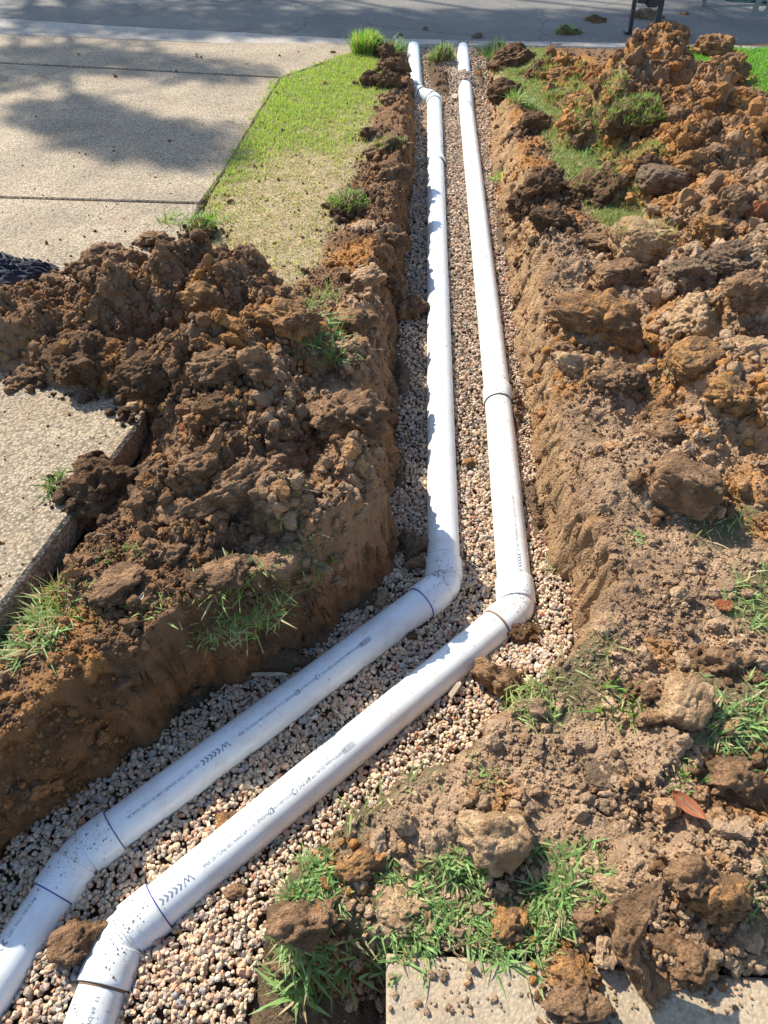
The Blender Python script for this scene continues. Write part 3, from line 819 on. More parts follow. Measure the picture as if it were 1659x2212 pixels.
# gravel bed
def gravel_h(x, y):
    h = zax(y)-.004+.011*fbm2(x*6, y*6, 3, 400)
    for px, py, am, rx, ry in ((1002, 182, .092, .09, .20), (1002, 100, .050, .12, .30), (1006, 140, .018, .1, .15), (960, 132, .05, .09, .3), (885, 150, .035, .05, .2), (900, 960, .015, .1, .3), (120, 2060, .02, .15, .15), (1180, 1480, .07, .14, .12), (1230, 1300, .03, .1, .2),
                               (480, 2080, .02, .2, .2), (60, 1800, .03, .2, .12)):
        q = Pa(px, py); h = h+am*np.exp(-(((x-q[0])/rx)**2+((y-q[1])/ry)**2))
    # stones banked against the outer sides of the near lengths
    return h
gx0, gx1, gy0, gy1 = -2.0, 1.0, -.1, 7.5
def gdens(X, Y):
    d = sdpoly(X, Y, GRAVEL)+.02*fbm2(X*12, Y*12, 2, 410)
    return (d < .012).astype(float)*np.where(Y < 1.9, 1.0, np.where(Y < 3.4, .72, .45))
def gravel_col(n):
    pal = np.array([(.42, .36, .29), (.50, .41, .31), (.33, .31, .29), (.40, .27, .19), (.36, .17, .10), (.27, .24, .21), (.58, .52, .44), (.25, .27, .29), (.46, .31, .24), (.62, .58, .52), (.30, .22, .15)])
    k = rng.choice(len(pal), n, p=[.23, .22, .13, .13, .025, .06, .05, .06, .07, .01, .015]); return np.clip((pal[k]*.86+np.array((.42, .36, .29))*.14)*np.array([1.20, 1.07, .93])*rng.uniform(.82, 1.18, (n, 1))*rng.uniform(.95, 1.05, (n, 3)), .03, .8)
Vs = []; Fs = []; Cs = []; b0 = 0
for layer, (n_, dz, smin, smax) in enumerate(((120000, -.007, .006, .010), (110000, -.001, .0035, .0055), (190000, .0, .0050, .0094))):
    X, Y = sample_region(n_, (gx0, gx1), (gy0, gy1), gdens)
    r_ = rng.uniform(smin, smax, len(X))*np.where(Y > 3.4, 1.25, 1.0)*np.where(rng.uniform(size=len(X)) < .06, 1.4, 1)
    Z = gravel_h(X, Y)+dz+rng.uniform(-.004, .005, len(X))
    k = (axdist(X, Y, Z) > R+.1*r_)
    X, Y, Z, r_ = X[k], Y[k], Z[k], r_[k]
    for sub, m in ((2, Y < 1.9), (1, Y >= 1.9)):
        if not m.any(): continue
        var = [rock_variant(sub, 900+i, 11, .05, .55, .85) for i in range(10)]
        s3 = r_[m][:, None]*rng.uniform(.72, 1.25, (m.sum(), 3)); s3[:, 2] *= .8
        a_, f_, c_ = merge(var, np.stack([X[m], Y[m], Z[m]], 1), s3, rotm(m.sum()), gravel_col(m.sum()))
        Vs.append(a_); Fs.append(f_+b0); Cs.append(c_); b0 += len(a_)
gv = mesh_np('gravel', np.concatenate(Vs), np.concatenate(Fs), M_gravel, False, np.concatenate(Cs)); tag(gv, 'pale pink and grey rounded gravel bedding the pipes in the trench', 'gravel', kind='stuff')
print('gravel stones verts', b0)

# dirt lying on the pipes, thickest at the joints
def pipe_dirt():
    Ps, Rs = [], []
    for D_ in (Lp, Rp):
        ks = 'ABCDEG'
        for i in range(5):
            a_, b_ = np.array(D_[ks[i]]), np.array(D_[ks[i+1]]); L_ = np.linalg.norm(b_-a_); d = (b_-a_)/L_
            u = np.cross(d, [0, 0, 1.]); u /= np.linalg.norm(u); v = np.cross(u, d)
            t = np.concatenate([rng.uniform(0, L_, int(45*L_)), np.abs(rng.normal(0, .05, 110)) if i else [], L_-np.abs(rng.normal(0, .05, 110))]) ; t = t[(t > 0) & (t < L_)]
            an = rng.normal(0, .45, len(t)); near = (t < .10) | (t > L_-.10)
            rr = np.where(near, .0622, R)
            Ps.append(a_+t[:, None]*d+(u*np.sin(an)[:, None]+v*np.cos(an)[:, None])*rr[:, None]); Rs.append(.00055/rng.uniform(.2, 1, len(t)))
    p = np.concatenate(Ps); r = np.concatenate(Rs); n = len(p)
    c = np.array((.46, .32, .19))*rng.uniform(.5, 1.2, (n, 1))
    a_, f_, c_ = merge([rock_variant(1, 60+i, 7, .2, .5, .9) for i in range(6)], p, r[:, None]*rng.uniform(.7, 1.4, (n, 3)), rotm(n), c)
    tag(mesh_np('pipe_dirt', a_, f_, M_crumb, False, c_), 'specks of soil lying on top of the white pipes', 'loose soil', kind='stuff')
pipe_dirt()

# loose crumbs and small clods over the soil
def cdens_base(X, Y):
    zz, dT_, dD_, dP_, lw, t_, low_, lp_ = surf(X, Y, True)
    hl = heapL(X, Y, dT_); hr = heapR(X, Y, dT_)
    on = np.clip(np.maximum(hl, hr)*14, 0, 1)
    dens = np.where((dD_ < 0) | (dP_ < 0), .009+.07*sstep(-.3, 0, dP_)*(dP_ < 0)+.02*(dD_ < 0)*(Y < 2), (1-.92*lw))
    dens = np.where((Y < .8) & (X > 0) & (dP_ > 0), np.maximum(dens, .45), dens); dens = np.maximum(dens, on); dens = np.where(dT_ < .0, np.where(slump(X, Y) > .03, .95, .02), dens); dens = np.where((dT_ >= 0) & (dT_ < .10) & (dP_ > 0) & (dD_ > 0), np.maximum(dens, .4), dens)
    dens = np.where(Y > 7.1, 0, dens)
    cl = sstep(-.3, .35, fbm2(X*5, Y*5, 3, 500))
    return dens*(.25+.75*cl)
def vis(X, Y):  # inside the cone seen by the photo, with a margin
    d = Y*cT+H*sT; return (np.abs(X/d)*F < 940)
def scatter_soil(name, n, rmin, rmax, powr, subs, lab, ycap, sink=.25, crumb=.0, heaps=False, xcap=(-2.8, 4.3)):
    X = rng.uniform(xcap[0], xcap[1], n); Y = ycap[0]+(ycap[1]-ycap[0])*rng.uniform(size=n)**1.7
    k = vis(X, Y); X, Y = X[k], Y[k]
    if heaps:
        dT_ = sdpoly(X, Y, TRENCH); hh_ = np.maximum(heapL(X, Y, dT_), heapR(X, Y, dT_)*.6); k = rng.uniform(size=len(X)) < np.clip(hh_*12, 0, 1)*(.35+.65*sstep(-.3, .3, fbm2(X*4, Y*4, 3, 520)))
    else: k = rng.uniform(size=len(X)) < cdens_base(X, Y)
    X, Y = X[k], Y[k]
    r_ = rmin*(1-rng.uniform(size=len(X))*(1-(rmin/rmax)**powr))**(-1/powr)
    Z = full_surface(X, Y)+r_*(1-2*sink)*.6
    k = axdist(X, Y, Z) > R+r_*.6; X, Y, Z, r_ = X[k], Y[k], Z[k], r_[k]
    c = soil_col(X, Y, Z); hz = full_surface(X, Y)
    c = c*rng.uniform(.75, 1.3, (len(X), 1))
    oc = rng.uniform(size=len(X)) < .10; c[oc] = c[oc]*.5+np.array(SOILC['ochre'])*.5
    Vs = []; Fs = []; Cs = []; b0 = 0
    for (lo, hi, sub) in subs:
        m = (r_ >= lo) & (r_ < hi)
        if not m.any(): continue
        var = [rock_variant(sub, 3000+i+sub*50, 13, .30, .42, .8, crumb if sub > 2 else 0, 2.6) for i in range(14)]
        s3 = r_[m][:, None]*rng.uniform(.7, 1.3, (m.sum(), 3))
        a_, f_, c_ = merge(var, np.stack([X[m], Y[m], Z[m]], 1), s3, rotm(m.sum()), c[m])
        Vs.append(a_); Fs.append(f_+b0); Cs.append(c_); b0 += len(a_)
    o = mesh_np(name, np.concatenate(Vs), np.concatenate(Fs), M_crumb, False, np.clip(np.concatenate(Cs), .01, .9))
    tag(o, lab, 'loose soil', kind='stuff'); print(name, len(X), b0); return o
scatter_soil('soil_crumbs', 400000, .0030, .010, 1.5, ((0, 1, 1),), 'fine brown crumbs scattered over the dug soil', (.2, 4.5))
scatter_soil('loose_clods', 36000, .009, .030, 2.3, ((0, .016, 2), (.016, .024, 3), (.024, 1, 3)), 'small broken clods strewn over the dug soil and heaps', (.25, 6.9), .3, .10)
scatter_soil('heap_clods', 22000, .008, .042, 1.5, ((0, .014, 1), (.014, .024, 2), (.024, 1, 3)), 'broken clods packed over the left soil heap', (.9, 3.2), .32, .10, True, (-2.3, .1))
scatter_soil('heap_clods', 26000, .012, .06, 1.6, ((0, .02, 1), (.02, .034, 2), (.034, 1, 3)), 'broken clods packed over the right soil heap', (2.6, 6.3), .32, .10, True, (.5, 4.2))

# named clods
FEET = []
def ground_at(X, Y): return float(full_surface(np.array([X]), np.array([Y]))[0])
def clod(px, py, wpx, hpx, kind, label, name='soil_clod', cat='clod', seat=.36, box=0, flat_=None, crumb=.10, cuts=8, rough=.20, yaw=None, grass=None, group=None, on=None, deep=.8, tilt=.25):
    # the visible centre: iterate so that the clod rests on what is below it
    z_ = 0.0
    for _ in range(8):
        p_ = P(px, py, z_); rx = wpx/2*mpp(px, py, z_)
        rz = (flat_ if flat_ else .42*hpx/wpx+.34)*rx
        g_ = on(p_[0], p_[1]) if on else ground_at(p_[0], p_[1])
        z_ = .5*z_+.5*(g_+rz*(1-2*seat))
    sub = 6 if rx > .085 else 5 if wpx > 50 else 4
    if 6 not in ICO: ICO[6] = ico(6)
    seed = int(px*7+py*13)
    V, Fc = rock_variant(sub, seed, cuts, rough, .58, .9, 0, 3.2)
    r_ = np.random.default_rng(seed)
    if box:
        n0 = ICO[sub][0]; pn = (np.abs(n0)**box).sum(1)**(1/box); V = V*.14+.86*(n0/pn[:, None])*(1+.07*noise3(n0*1.5+seed, 3))[:, None]*.86
    nrm = V/np.linalg.norm(V, axis=1)[:, None]; q = V*rx+r_.uniform(0, 50, 3)
    rid = 1-np.abs(noise3(q/(.55*rx), 31)); rid2 = 1-np.abs(noise3(q/(.25*rx), 32))
    dsp = -.10*rx*rid**7-.07*rx*rid2**7
    g_ = min(1.5, crumb/.1)
    if g_ > .1:
        w1 = worley3(q/.030, 41); w2 = worley3(q/.015, 45); w3 = worley3(q/.008, 49)
        mk = sstep(-.45, .2, noise3(q/.05, 51))
        dsp = dsp+g_*mk*(.0105*np.sqrt(np.clip(1-(w1/.8)**2, 0, 1))+.0060*np.sqrt(np.clip(1-(w2/.8)**2, 0, 1)))+g_*.0028*np.sqrt(np.clip(1-(w3/.8)**2, 0, 1))-g_*.009
    dsp = dsp+.0022*noise3(q/.008, 53)+.0035*noise3(q/.018, 54)
    V = V+nrm*(dsp/rx)[:, None]
    yw = r_.uniform(-.5, .5) if yaw is None else yaw
    V = V*np.array([rx, rx*deep*r_.uniform(.85, 1.1), rz])*1.08
    M = Matrix.Rotation(yw, 3, 'Z') @ Matrix.Rotation(r_.uniform(-tilt, tilt), 3, 'X') @ Matrix.Rotation(r_.uniform(-tilt, tilt), 3, 'Y')
    V = V@np.array(M).T
    o = mesh_np(name, V, Fc, M_soil[kind], True); o.location = (p_[0], p_[1], z_)
    tag(o, label, cat, group)
    if on is None and rx > .03: FEET.append((p_[0], p_[1], rx, rx*deep, kind))
    if grass:
        n, ln, wd, c1, c2 = grass
        N_ = rng.uniform(size=(n*6, 2)); cand = rng.integers(0, len(V), n*6)
        cand = cand[V[cand, 2] > rz*.15][:n]
        pts = V[cand]
        V2, F2, C2 = blades(pts, rng.uniform(ln*.5, ln*1.2, len(pts)), rng.uniform(wd*.6, wd*1.2, len(pts)), c1, c2, lean=.9)
        gob = mesh_np('grass_tuft', V2, F2, M_grass, True, C2); gob.parent = o
    return o
def blades(pts, ln, wd, c1, c2, lean=.6, dryf=.12, updir=None, droop=.5):
    n = len(pts); th = rng.uniform(0, 2*math.pi, n); d = np.stack([np.cos(th), np.sin(th), np.zeros(n)], 1)
    side = np.stack([-np.sin(th), np.cos(th), np.zeros(n)], 1); tw = rng.uniform(-.6, .6, n)[:, None]
    side = side*np.cos(tw)+np.array([0, 0, 1.0])*np.sin(tw)
    le = rng.uniform(.15, 1.0, n)*lean; up = np.array([0, 0, 1.0])[None] if updir is None else updir
    lv = []
    for k, (t, w_) in enumerate(((0, .75), (.35, 1.0), (.7, .8), (1.0, .08))):
        out = (np.sin(le)[:, None]*d*t+d*(droop*le[:, None])*t*t*.8); upv = up*np.cos(le)[:, None]*(t-droop*.55*t*t*le[:, None])
        c = pts+(out+upv)*ln[:, None]
        lv += [c-side*(wd*w_/2)[:, None], c+side*(wd*w_/2)[:, None]]
    V = np.stack(lv, 1).reshape(-1, 3)
    base = (np.arange(n)*8)[:, None]
    Fq = np.concatenate([base+np.array([[0, 1, 3, 2]]), base+np.array([[2, 3, 5, 4]]), base+np.array([[4, 5, 7, 6]])])
    t = rng.uniform(size=(n, 1)); c = np.array(c1)*(1-t)+np.array(c2)*t
    dr = rng.uniform(size=n) < dryf; c[dr] = np.array((.42, .34, .18))*rng.uniform(.7, 1.2, (dr.sum(), 1))
    return V, Fq, np.repeat(c, 8, 0)
G1, G2 = (.10, .20, .035), (.20, .33, .06)       # fresh
D1, D2 = (.36, .34, .13), (.22, .27, .07)        # tired lawn
N1, N2 = (.13, .24, .07), (.30, .43, .15)       # coarse near grass
trenchg = lambda X, Y: float(gravel_h(np.array([X]), np.array([Y]))[0])
C = clod
TR = dict(on=trenchg)
# --- left of the trench
C(835, 180, 64, 62, 'dark', 'round dark brown clod with matted roots beside the far left pipe')
C(806, 104, 56, 74, 'dark', 'sod standing on its edge at the kerb behind the tall bright tuft', 'turf_sod', 'turf', deep=.5, grass=(420, .07, .006, (.18, .32, .05), (.34, .48, .09)))
C(838, 120, 54, 50, 'dark', 'dark clod right of the sod standing at the kerb')
C(856, 150, 60, 46, 'dark', 'dark clod on the trench corner left of the far left pipe')
C(850, 212, 60, 44, 'brown', 'brown clod under the round dark clod, by the pipe jog')
C(797, 178, 52, 52, 'dark', 'root-hairy clod touching the left side of the round dark clod')
C(800, 292, 52, 36, 'dark', 'small black-brown clod on the green lawn edge')
C(835, 322, 95, 48, 'brown', 'turf slab with a thin green top leaning over the trench edge', 'turf_slab', 'turf', flat_=.42, grass=(260, .03, .003, G1, G2))
C(752, 448, 88, 56, 'dark', 'square turf sod tufted with grass on the dry lawn edge', 'turf_sod', 'turf', flat_=.5, grass=(380, .045, .004, G1, G2))
C(790, 500, 70, 42, 'pale', 'pale clod with gravel stuck on it, beside the turf sod')
C(850, 380, 76, 56, 'brown', 'brown clod on the far left trench edge above the dark shadow')
C(850, 520, 80, 70, 'brown', 'large brown lump hanging over the left trench edge halfway along')
C(742, 598, 62, 44, 'brown', 'rusty clod at the bottom of the dry lawn strip')
C(796, 600, 76, 46, 'pale', 'dry crumbly clod on the trench edge, right of the rusty clod')
C(850, 612, 62, 52, 'brown', 'rounded clod above the overhanging clod on the trench edge')
C(878, 668, 84, 66, 'brown', 'clod overhanging the gravel from the left trench edge', seat=.2)
C(775, 690, 86, 84, 'brown', 'tall rounded clod left of the overhanging clod')
C(745, 760, 70, 66, 'pale', 'clod with a ball of fibrous roots beside the green tuft')
C(235, 590, 165, 130, 'brown', 'biggest dark lump on top of the left heap', crumb=.14, seat=.42)
C(440, 640, 92, 66, 'ochre', 'ochre faced clod in the middle of the left heap')
C(625, 690, 130, 78, 'ochre', 'orange brown clod at the right end of the left heap', crumb=.13)
C(330, 520, 70, 46, 'brown', 'small lump on the crest of the left heap')
C(440, 500, 80, 40, 'dark', 'dark turf lump on the far foot of the left heap by the driveway edge', 'turf_lump', 'turf', grass=(160, .05, .004, G1, G2))
C(120, 640, 90, 55, 'brown', 'clod just in front of the black cloth')
C(150, 690, 70, 50, 'ochre', 'ochre clod in the left tail of the heap')
C(185, 780, 150, 110, 'dark', 'wide dark clod at the left foot of the heap', crumb=.14, seat=.4)
C(325, 812, 150, 100, 'dark', 'big round stony clod at the front foot of the left heap', crumb=.16, seat=.35)
C(462, 800, 126, 104, 'brown', 'knobbly clod in the front centre of the left heap', crumb=.16)
C(560, 790, 94, 110, 'brown', 'tall sunlit clod right of the knobbly clod', crumb=.14)
C(500, 715, 66, 64, 'brown', 'clod with a pointed top in the heap centre')
C(480, 880, 90, 84, 'dark', 'clod below the knobbly clod, laced with thin roots', crumb=.12)
C(58, 812, 88, 40, 'brown', 'lone low clod lying on the driveway slab', flat_=.45)
C(294, 882, 40, 32, 'pale', 'small smooth clod on the slab corner', crumb=.02)
C(341, 882, 44, 62, 'ochre', 'bright ochre lump beside the slab corner', deep=.6)
C(222, 1062, 160, 180, 'dark', 'large dark root-bound clod toppled over the slab edge', crumb=.16, seat=.28, deep=.9)
C(520, 1075, 215, 118, 'brown', 'long matted sod slanting across the bank in front of the left heap', 'soil_sod', 'sod', crumb=.12, yaw=.5, deep=.5)
C(400, 1105, 120, 80, 'brown', 'brown clod between the toppled clod and the long sod')
C(420, 1010, 90, 60, 'brown', 'clod above the long matted sod')
C(750, 905, 165, 150, 'brown', 'massive crumbly lump on the bank above the left pipe', crumb=.12, seat=.42, deep=1.0)
C(802, 985, 52, 40, 'pale', 'small clod at the lower right of the massive crumbly lump', crumb=.03)
C(618, 936, 36, 40, 'ochre', 'small yellowish nugget below the heap')
C(575, 915, 56, 44, 'dark', 'dark round clod in the hollow below the heap')
C(281, 1095, 36, 28, 'grey', 'smooth grey stone wedged under the toppled clod', 'stone', 'stone', crumb=0, rough=.03)
C(540, 1185, 50, 38, 'grey', 'grey stone under the long matted sod', 'stone', 'stone', crumb=.02, rough=.06)
C(625, 1158, 46, 34, 'grey', 'stone on the bank right of the long matted sod', 'stone', 'stone', crumb=.04, rough=.06)
C(525, 1212, 44, 30, 'grey', 'lower stone of the pair under the long sod', 'stone', 'stone', crumb=.04, rough=.06)
C(560, 1290, 40, 28, 'brown', 'lump in the grassy fringe of the near bank')
C(470, 1240, 110, 50, 'brown', 'dry crumbly slab on the grassy fringe of the near bank', flat_=.3)
C(250, 1262, 130, 50, 'brown', 'reddish crumbly patch at the left end of the near bank', flat_=.3, crumb=.18)
C(900, 1180, 50, 50, 'brown', 'clod fallen on the gravel left of the left pipe', **TR)
C(905, 1215, 56, 34, 'brown', 'flat clod fallen on the gravel above the left elbow', **TR)
C(890, 1372, 30, 24, 'dark', 'small dark clod on the gravel under the sloping left pipe', **TR)
C(1015, 1000, 34, 26, 'ochre', 'yellow brown nugget on the gravel between the pipes', **TR)
C(172, 2036, 108, 112, 'brown', 'wet orange brown clod wedged between the two near pipes', crumb=.16, deep=1.0, **TR)
C(483, 1788, 62, 26, 'ochre', 'flat ochre crumb patch on the gravel between the sloping pipes', flat_=.25, **TR)
C(510, 1926, 40, 36, 'brown', 'round clod on the gravel beside the right near pipe', crumb=.06, **TR)
C(1128, 1362, 66, 40, 'dark', 'dark crumbs heaped at the right elbow', crumb=.2, **TR)
C(1082, 1468, 118, 92, 'brown', 'split clod on the trench lip below the right elbow', crumb=.10, **TR)
C(60, 1560, 120, 90, 'red', 'reddish clod in the deep shadow at the left frame edge', crumb=.15, on=lambda a_, b_: -.16)
C(30, 1690, 140, 120, 'brown', 'big shaded clod under the reddish clod on the left', crumb=.15, on=lambda a_, b_: -.22)
C(180, 1600, 70, 50, 'dark', 'dark clod on the foot of the near bank', on=lambda a_, b_: -.24)
# --- right of the trench
C(1070, 1808, 152, 176, 'pale', 'big pale boulder-like clod in the grass right of the near pipes', crumb=.03, rough=.14, seat=.2, deep=.95)
C(785, 1866, 104, 88, 'ochre', 'smooth brown clod left of the boulder-like clod', crumb=.05)
C(650, 2000, 130, 100, 'brown', 'cracked clod in the coarse grass by the slab pit', crumb=.08)
C(612, 2080, 80, 70, 'brown', 'knobbly clod hanging over the pit beside the path slab', crumb=.1)
C(1480, 1048, 152, 128, 'brown', 'large block-like clod casting a long shadow on the right', crumb=.03, rough=.12, seat=.18, cuts=6, box=7)
C(1482, 1520, 92, 130, 'pale', 'tilted brick-shaped clod near the right edge', crumb=.02, rough=.10, seat=.20, cuts=5, yaw=-.45, tilt=.35, box=9, deep=1.5)
C(1405, 1500, 66, 60, 'brown', 'knobbly clod left of the brick-shaped clod')
C(1400, 1560, 56, 56, 'brown', 'clod under the lower left of the brick-shaped clod')
C(1565, 1440, 110, 100, 'brown', 'rough clod above right of the brick-shaped clod', crumb=.12)
C(1310, 1678, 96, 52, 'grey', 'flat grey plate of soil above the boulder-like clod', flat_=.22, crumb=.02, box=5)
C(1295, 1700, 56, 34, 'brown', 'small clod at the lower left of the flat grey plate')
C(1585, 1690, 150, 170, 'brown', 'bulky clod at the right frame edge above the brown leaf', crumb=.12, seat=.38)
def curled():
    a_, b_ = V3(P(1400, 1935, .105)), V3(P(1492, 2100, .095)); d = (b_-a_).normalized(); _, u, v = frame(d)
    nu, nv = 120, 110; V = []
    U, W = np.meshgrid(np.linspace(0, 1, nu), np.linspace(0, 1, nv), indexing='ij')
    L_ = (b_-a_).length
    end = .05*noise2(W*3, W*0+2, 5)
    for side in (0, 1):
        an = np.radians(305-(125+95*(1-U)**1.6)*W)+.12*noise2(U*3, W*3, 9)
        rr = .092+.014*U+.022*fbm2(U*3, W*4, 3, 3)-(0 if side == 0 else .034*np.sin(np.pi*np.clip(W, .04, .96))**.5*np.sin(np.pi*np.clip(U, .03, .97))**.4)
        rr = rr*(.86+.14*np.sin(np.pi*np.clip(U*.8+.2, 0, 1)))
        px_ = np.cos(an)*rr; pz_ = np.sin(an)*rr; t = (U*(1+.12*end)+.06*noise2(W*4, W*0, 7)*U)*L_*1.25-.1*L_
        q = np.array(a_)[None, None]+t[..., None]*np.array(d)+px_[..., None]*-np.array(u)+pz_[..., None]*np.array(v)
        V.append(q.reshape(-1, 3))
    V = np.concatenate(V); off = nu*nv; g_ = np.arange(off).reshape(nu, nv)
    Fq = [np.stack([g_[:-1, :-1], g_[1:, :-1], g_[1:, 1:], g_[:-1, 1:]], -1).reshape(-1, 4)]; Fq.append(Fq[0][:, ::-1]+off)
    rim = np.concatenate([g_[0, :], g_[1:, -1], g_[-1, -2::-1], g_[-2:0:-1, 0]]); r2 = np.roll(rim, -1)
    Fq.append(np.stack([rim, r2, r2+off, rim+off], -1))
    c_ = V.mean(0); q = V-c_
    w1 = worley3(q/.028, 41); w2 = worley3(q/.013, 45); mk = sstep(-.3, .3, noise3(q/.05, 51))
    dsp = mk*(.010*np.sqrt(np.clip(1-(w1/.8)**2, 0, 1))+.005*np.sqrt(np.clip(1-(w2/.8)**2, 0, 1)))+.005*noise3(q/.02, 3)+.003*noise3(q/.008, 4)
    q[:off] += dsp[:off, None]*np.array((-.3, -.3, .9)); q[off:] -= .5*dsp[off:, None]*np.array((-.3, -.3, .9)); q[:, 0] += .006*noise3(q/.03, 8)
    o = mesh_np('soil_clod', q, Fq, M_soil['brown'], True); o.location = V3(c_)
    tag(o, 'large curled clod with a dark hollow at the bottom right', 'clod')
curled()
C(1322, 1925, 84, 90, 'pale', 'left flank clod leaning on the curled clod', crumb=.05, yaw=-.6, deep=.6)
C(1490, 2075, 110, 90, 'brown', 'lower lump right of the curled clod on the path slab', crumb=.1)
C(1500, 1900, 120, 100, 'brown', 'lump behind the curled clod', crumb=.12)
C(1560, 1960, 130, 120, 'ochre', 'crumbly clod right of the curled clod', crumb=.16)
C(1225, 2100, 110, 60, 'ochre', 'upper of the wet crumb piles on the path slab', crumb=.16, flat_=.5)
C(1240, 2170, 130, 90, 'brown', 'lower of the wet crumb piles on the path slab', crumb=.2, flat_=.5)
C(1380, 2085, 50, 34, 'brown', 'small clod on the path slab right of the crumb piles')
C(1100, 2000, 80, 60, 'ochre', 'crumbly orange clod in the coarse grass above the path slab', crumb=.16)
C(1275, 1985, 70, 74, 'brown', 'round clod left of the curled clod', crumb=.08)
C(870, 1960, 110, 60, 'pale', 'pale crumbly patch between coarse grass and path slab', crumb=.18, flat_=.35)
C(1470, 1290, 64, 50, 'pale', 'smooth fawn stone in the crumbs', 'stone', 'stone', crumb=.0, rough=.06)
C(1300, 700, 185, 110, 'ochre', 'wide orange crumbly lump beside the trench, halfway up on the right', crumb=.16, seat=.38)
C(1238, 792, 92, 66, 'pale', 'rounded clod right of the pipe coupling, larger of two')
C(1222, 762, 66, 54, 'brown', 'rounded clod right of the pipe coupling, smaller of two')
C(1335, 822, 105, 80, 'brown', 'clod with dry straw on it, right of the pipe coupling')
C(1255, 650, 60, 56, 'brown', 'upright thin clod above the wide orange lump', deep=.5)
C(1230, 690, 96, 50, 'brown', 'slab-like clod leaning above the rounded clods', flat_=.3)
C(1335, 598, 104, 84, 'brown', 'wedge clod with a shaded face near the grass track', box=4, crumb=.04, cuts=6)
C(1398, 528, 170, 96, 'pale', 'large turf-backed clod at the lower end of the grass track', 'turf_clod', 'clod', box=4, crumb=.05, cuts=6, grass=(200, .04, .003, D1, D2))
C(1300, 522, 96, 46, 'brown', 'flat clod left of the large turf-backed clod', flat_=.3, crumb=.04)
C(1508, 590, 124, 104, 'grey', 'big dark grey clod at right, left of its smaller twin', crumb=.08)
C(1592, 560, 108, 78, 'grey', 'dark grey clod nearest the right edge, halfway up', crumb=.12)
C(1502, 692, 124, 130, 'pale', 'reddish fawn clod below the dark grey clods', crumb=.06)
C(1622, 640, 130, 104, 'brown', 'big rough clod at the right edge below the grey clods', crumb=.08)
C(1500, 782, 120, 74, 'ochre', 'long smooth clod pointing right, in the sunlit band', box=4, crumb=.03, cuts=6, yaw=.4)
C(1610, 770, 130, 80, 'pale', 'pale clod at the right edge beside the long smooth clod', crumb=.05)
C(1590, 862, 130, 88, 'ochre', 'bright orange crumbly clod at the right edge', crumb=.18)
C(1440, 940, 70, 50, 'brown', 'small block above the large block-like clod')
C(1400, 358, 62, 70, 'dark', 'upright dark clod beside the grass track')
C(1432, 388, 112, 58, 'grey', 'wedge of dark clay lying below the upright dark clod', box=4, crumb=.03, cuts=5)
C(1583, 430, 84, 96, 'brown', 'tall flat clod leaning on the right side of the heap', box=5, crumb=.03, cuts=6, yaw=.6)
C(1545, 498, 108, 80, 'ochre', 'yellow crumbly clod on the right, above the grey clods', crumb=.15)
C(1632, 455, 60, 56, 'red', 'brick red clod near the right edge', crumb=.06)
C(1300, 412, 130, 64, 'dark', 'long dark turf piece lying on the grass track', 'turf_piece', 'turf', crumb=.05, grass=(260, .03, .003, D1, G2))
C(1190, 480, 92, 80, 'dark', 'dark lump on the right trench edge in the upper half', crumb=.1)
C(1130, 445, 90, 66, 'dark', 'dark lump overhanging the gravel on the right, in the upper half', crumb=.1)
C(1175, 405, 100, 60, 'dark', 'dark lump with a green sprig on its trench side', crumb=.08)
C(1145, 275, 80, 54, 'dark', 'cracked dark clod right of the far pipes', crumb=.08)
C(1085, 205, 70, 60, 'dark', 'dark lump on the trench corner right of the far pipes', crumb=.08)
C(1110, 130, 100, 60, 'dark', 'black-brown mound against the kerb end', crumb=.1)
C(1085, 100, 26, 22, 'dark', 'small black clod on the kerb')
C(1226, 88, 66, 58, 'dark', 'dark sod standing on edge near the kerb with green on its top', 'turf_sod', 'turf', grass=(160, .06, .005, G1, G2))
C(1208, 165, 64, 42, 'ochre', 'low orange clod at the left foot of the tall heap')
C(1290, 170, 60, 52, 'ochre', 'orange clod next to the low orange clod')
C(1262, 225, 70, 50, 'ochre', 'orange brown clod behind the grassy mound')
C(1372, 170, 118, 104, 'dark', 'upturned sod with bright grass on the front of the tall heap', 'turf_sod', 'turf', grass=(520, .06, .005, G1, G2), seat=.35)
C(1376, 272, 128, 84, 'dark', 'dome-shaped sod covered in short grass at the foot of the tall heap', 'turf_sod', 'turf', grass=(1100, .035, .004, D2, G2), seat=.4)
C(1438, 82, 96, 70, 'ochre', 'smooth sandy orange slab on top of the tall heap', box=4, crumb=.03, cuts=5, seat=.3, rough=.1)
C(1470, 45, 44, 44, 'ochre', 'peak clod of the tall heap', crumb=.1)
C(1395, 50, 80, 56, 'grey', 'greyish clod left of the peak of the heap', crumb=.1)
C(1495, 155, 70, 96, 'ochre', 'upright orange clod in the face of the tall heap', deep=.6)
C(1568, 160, 90, 84, 'ochre', 'orange clod right of the upright orange clod', crumb=.12)
C(1545, 110, 90, 60, 'ochre', 'orange clod on the right shoulder of the tall heap', crumb=.12)
C(1470, 250, 66, 50, 'brown', 'brown clod under the upright orange clod')
C(1540, 270, 80, 70, 'brown', 'brown lump in the middle of the right heap', crumb=.12)
C(1620, 300, 90, 80, 'brown', 'brown lump at the right edge of the heap', crumb=.1)
C(1500, 360, 80, 80, 'ochre', 'craggy ochre lump low in the right heap', crumb=.14)
C(1290, 60, 70, 50, 'dark', 'dark brown clod on the left shoulder of the tall heap', crumb=.1)
C(1165, 1090, 40, 34, 'brown', 'small clod at the foot of the right trench wall', **TR)

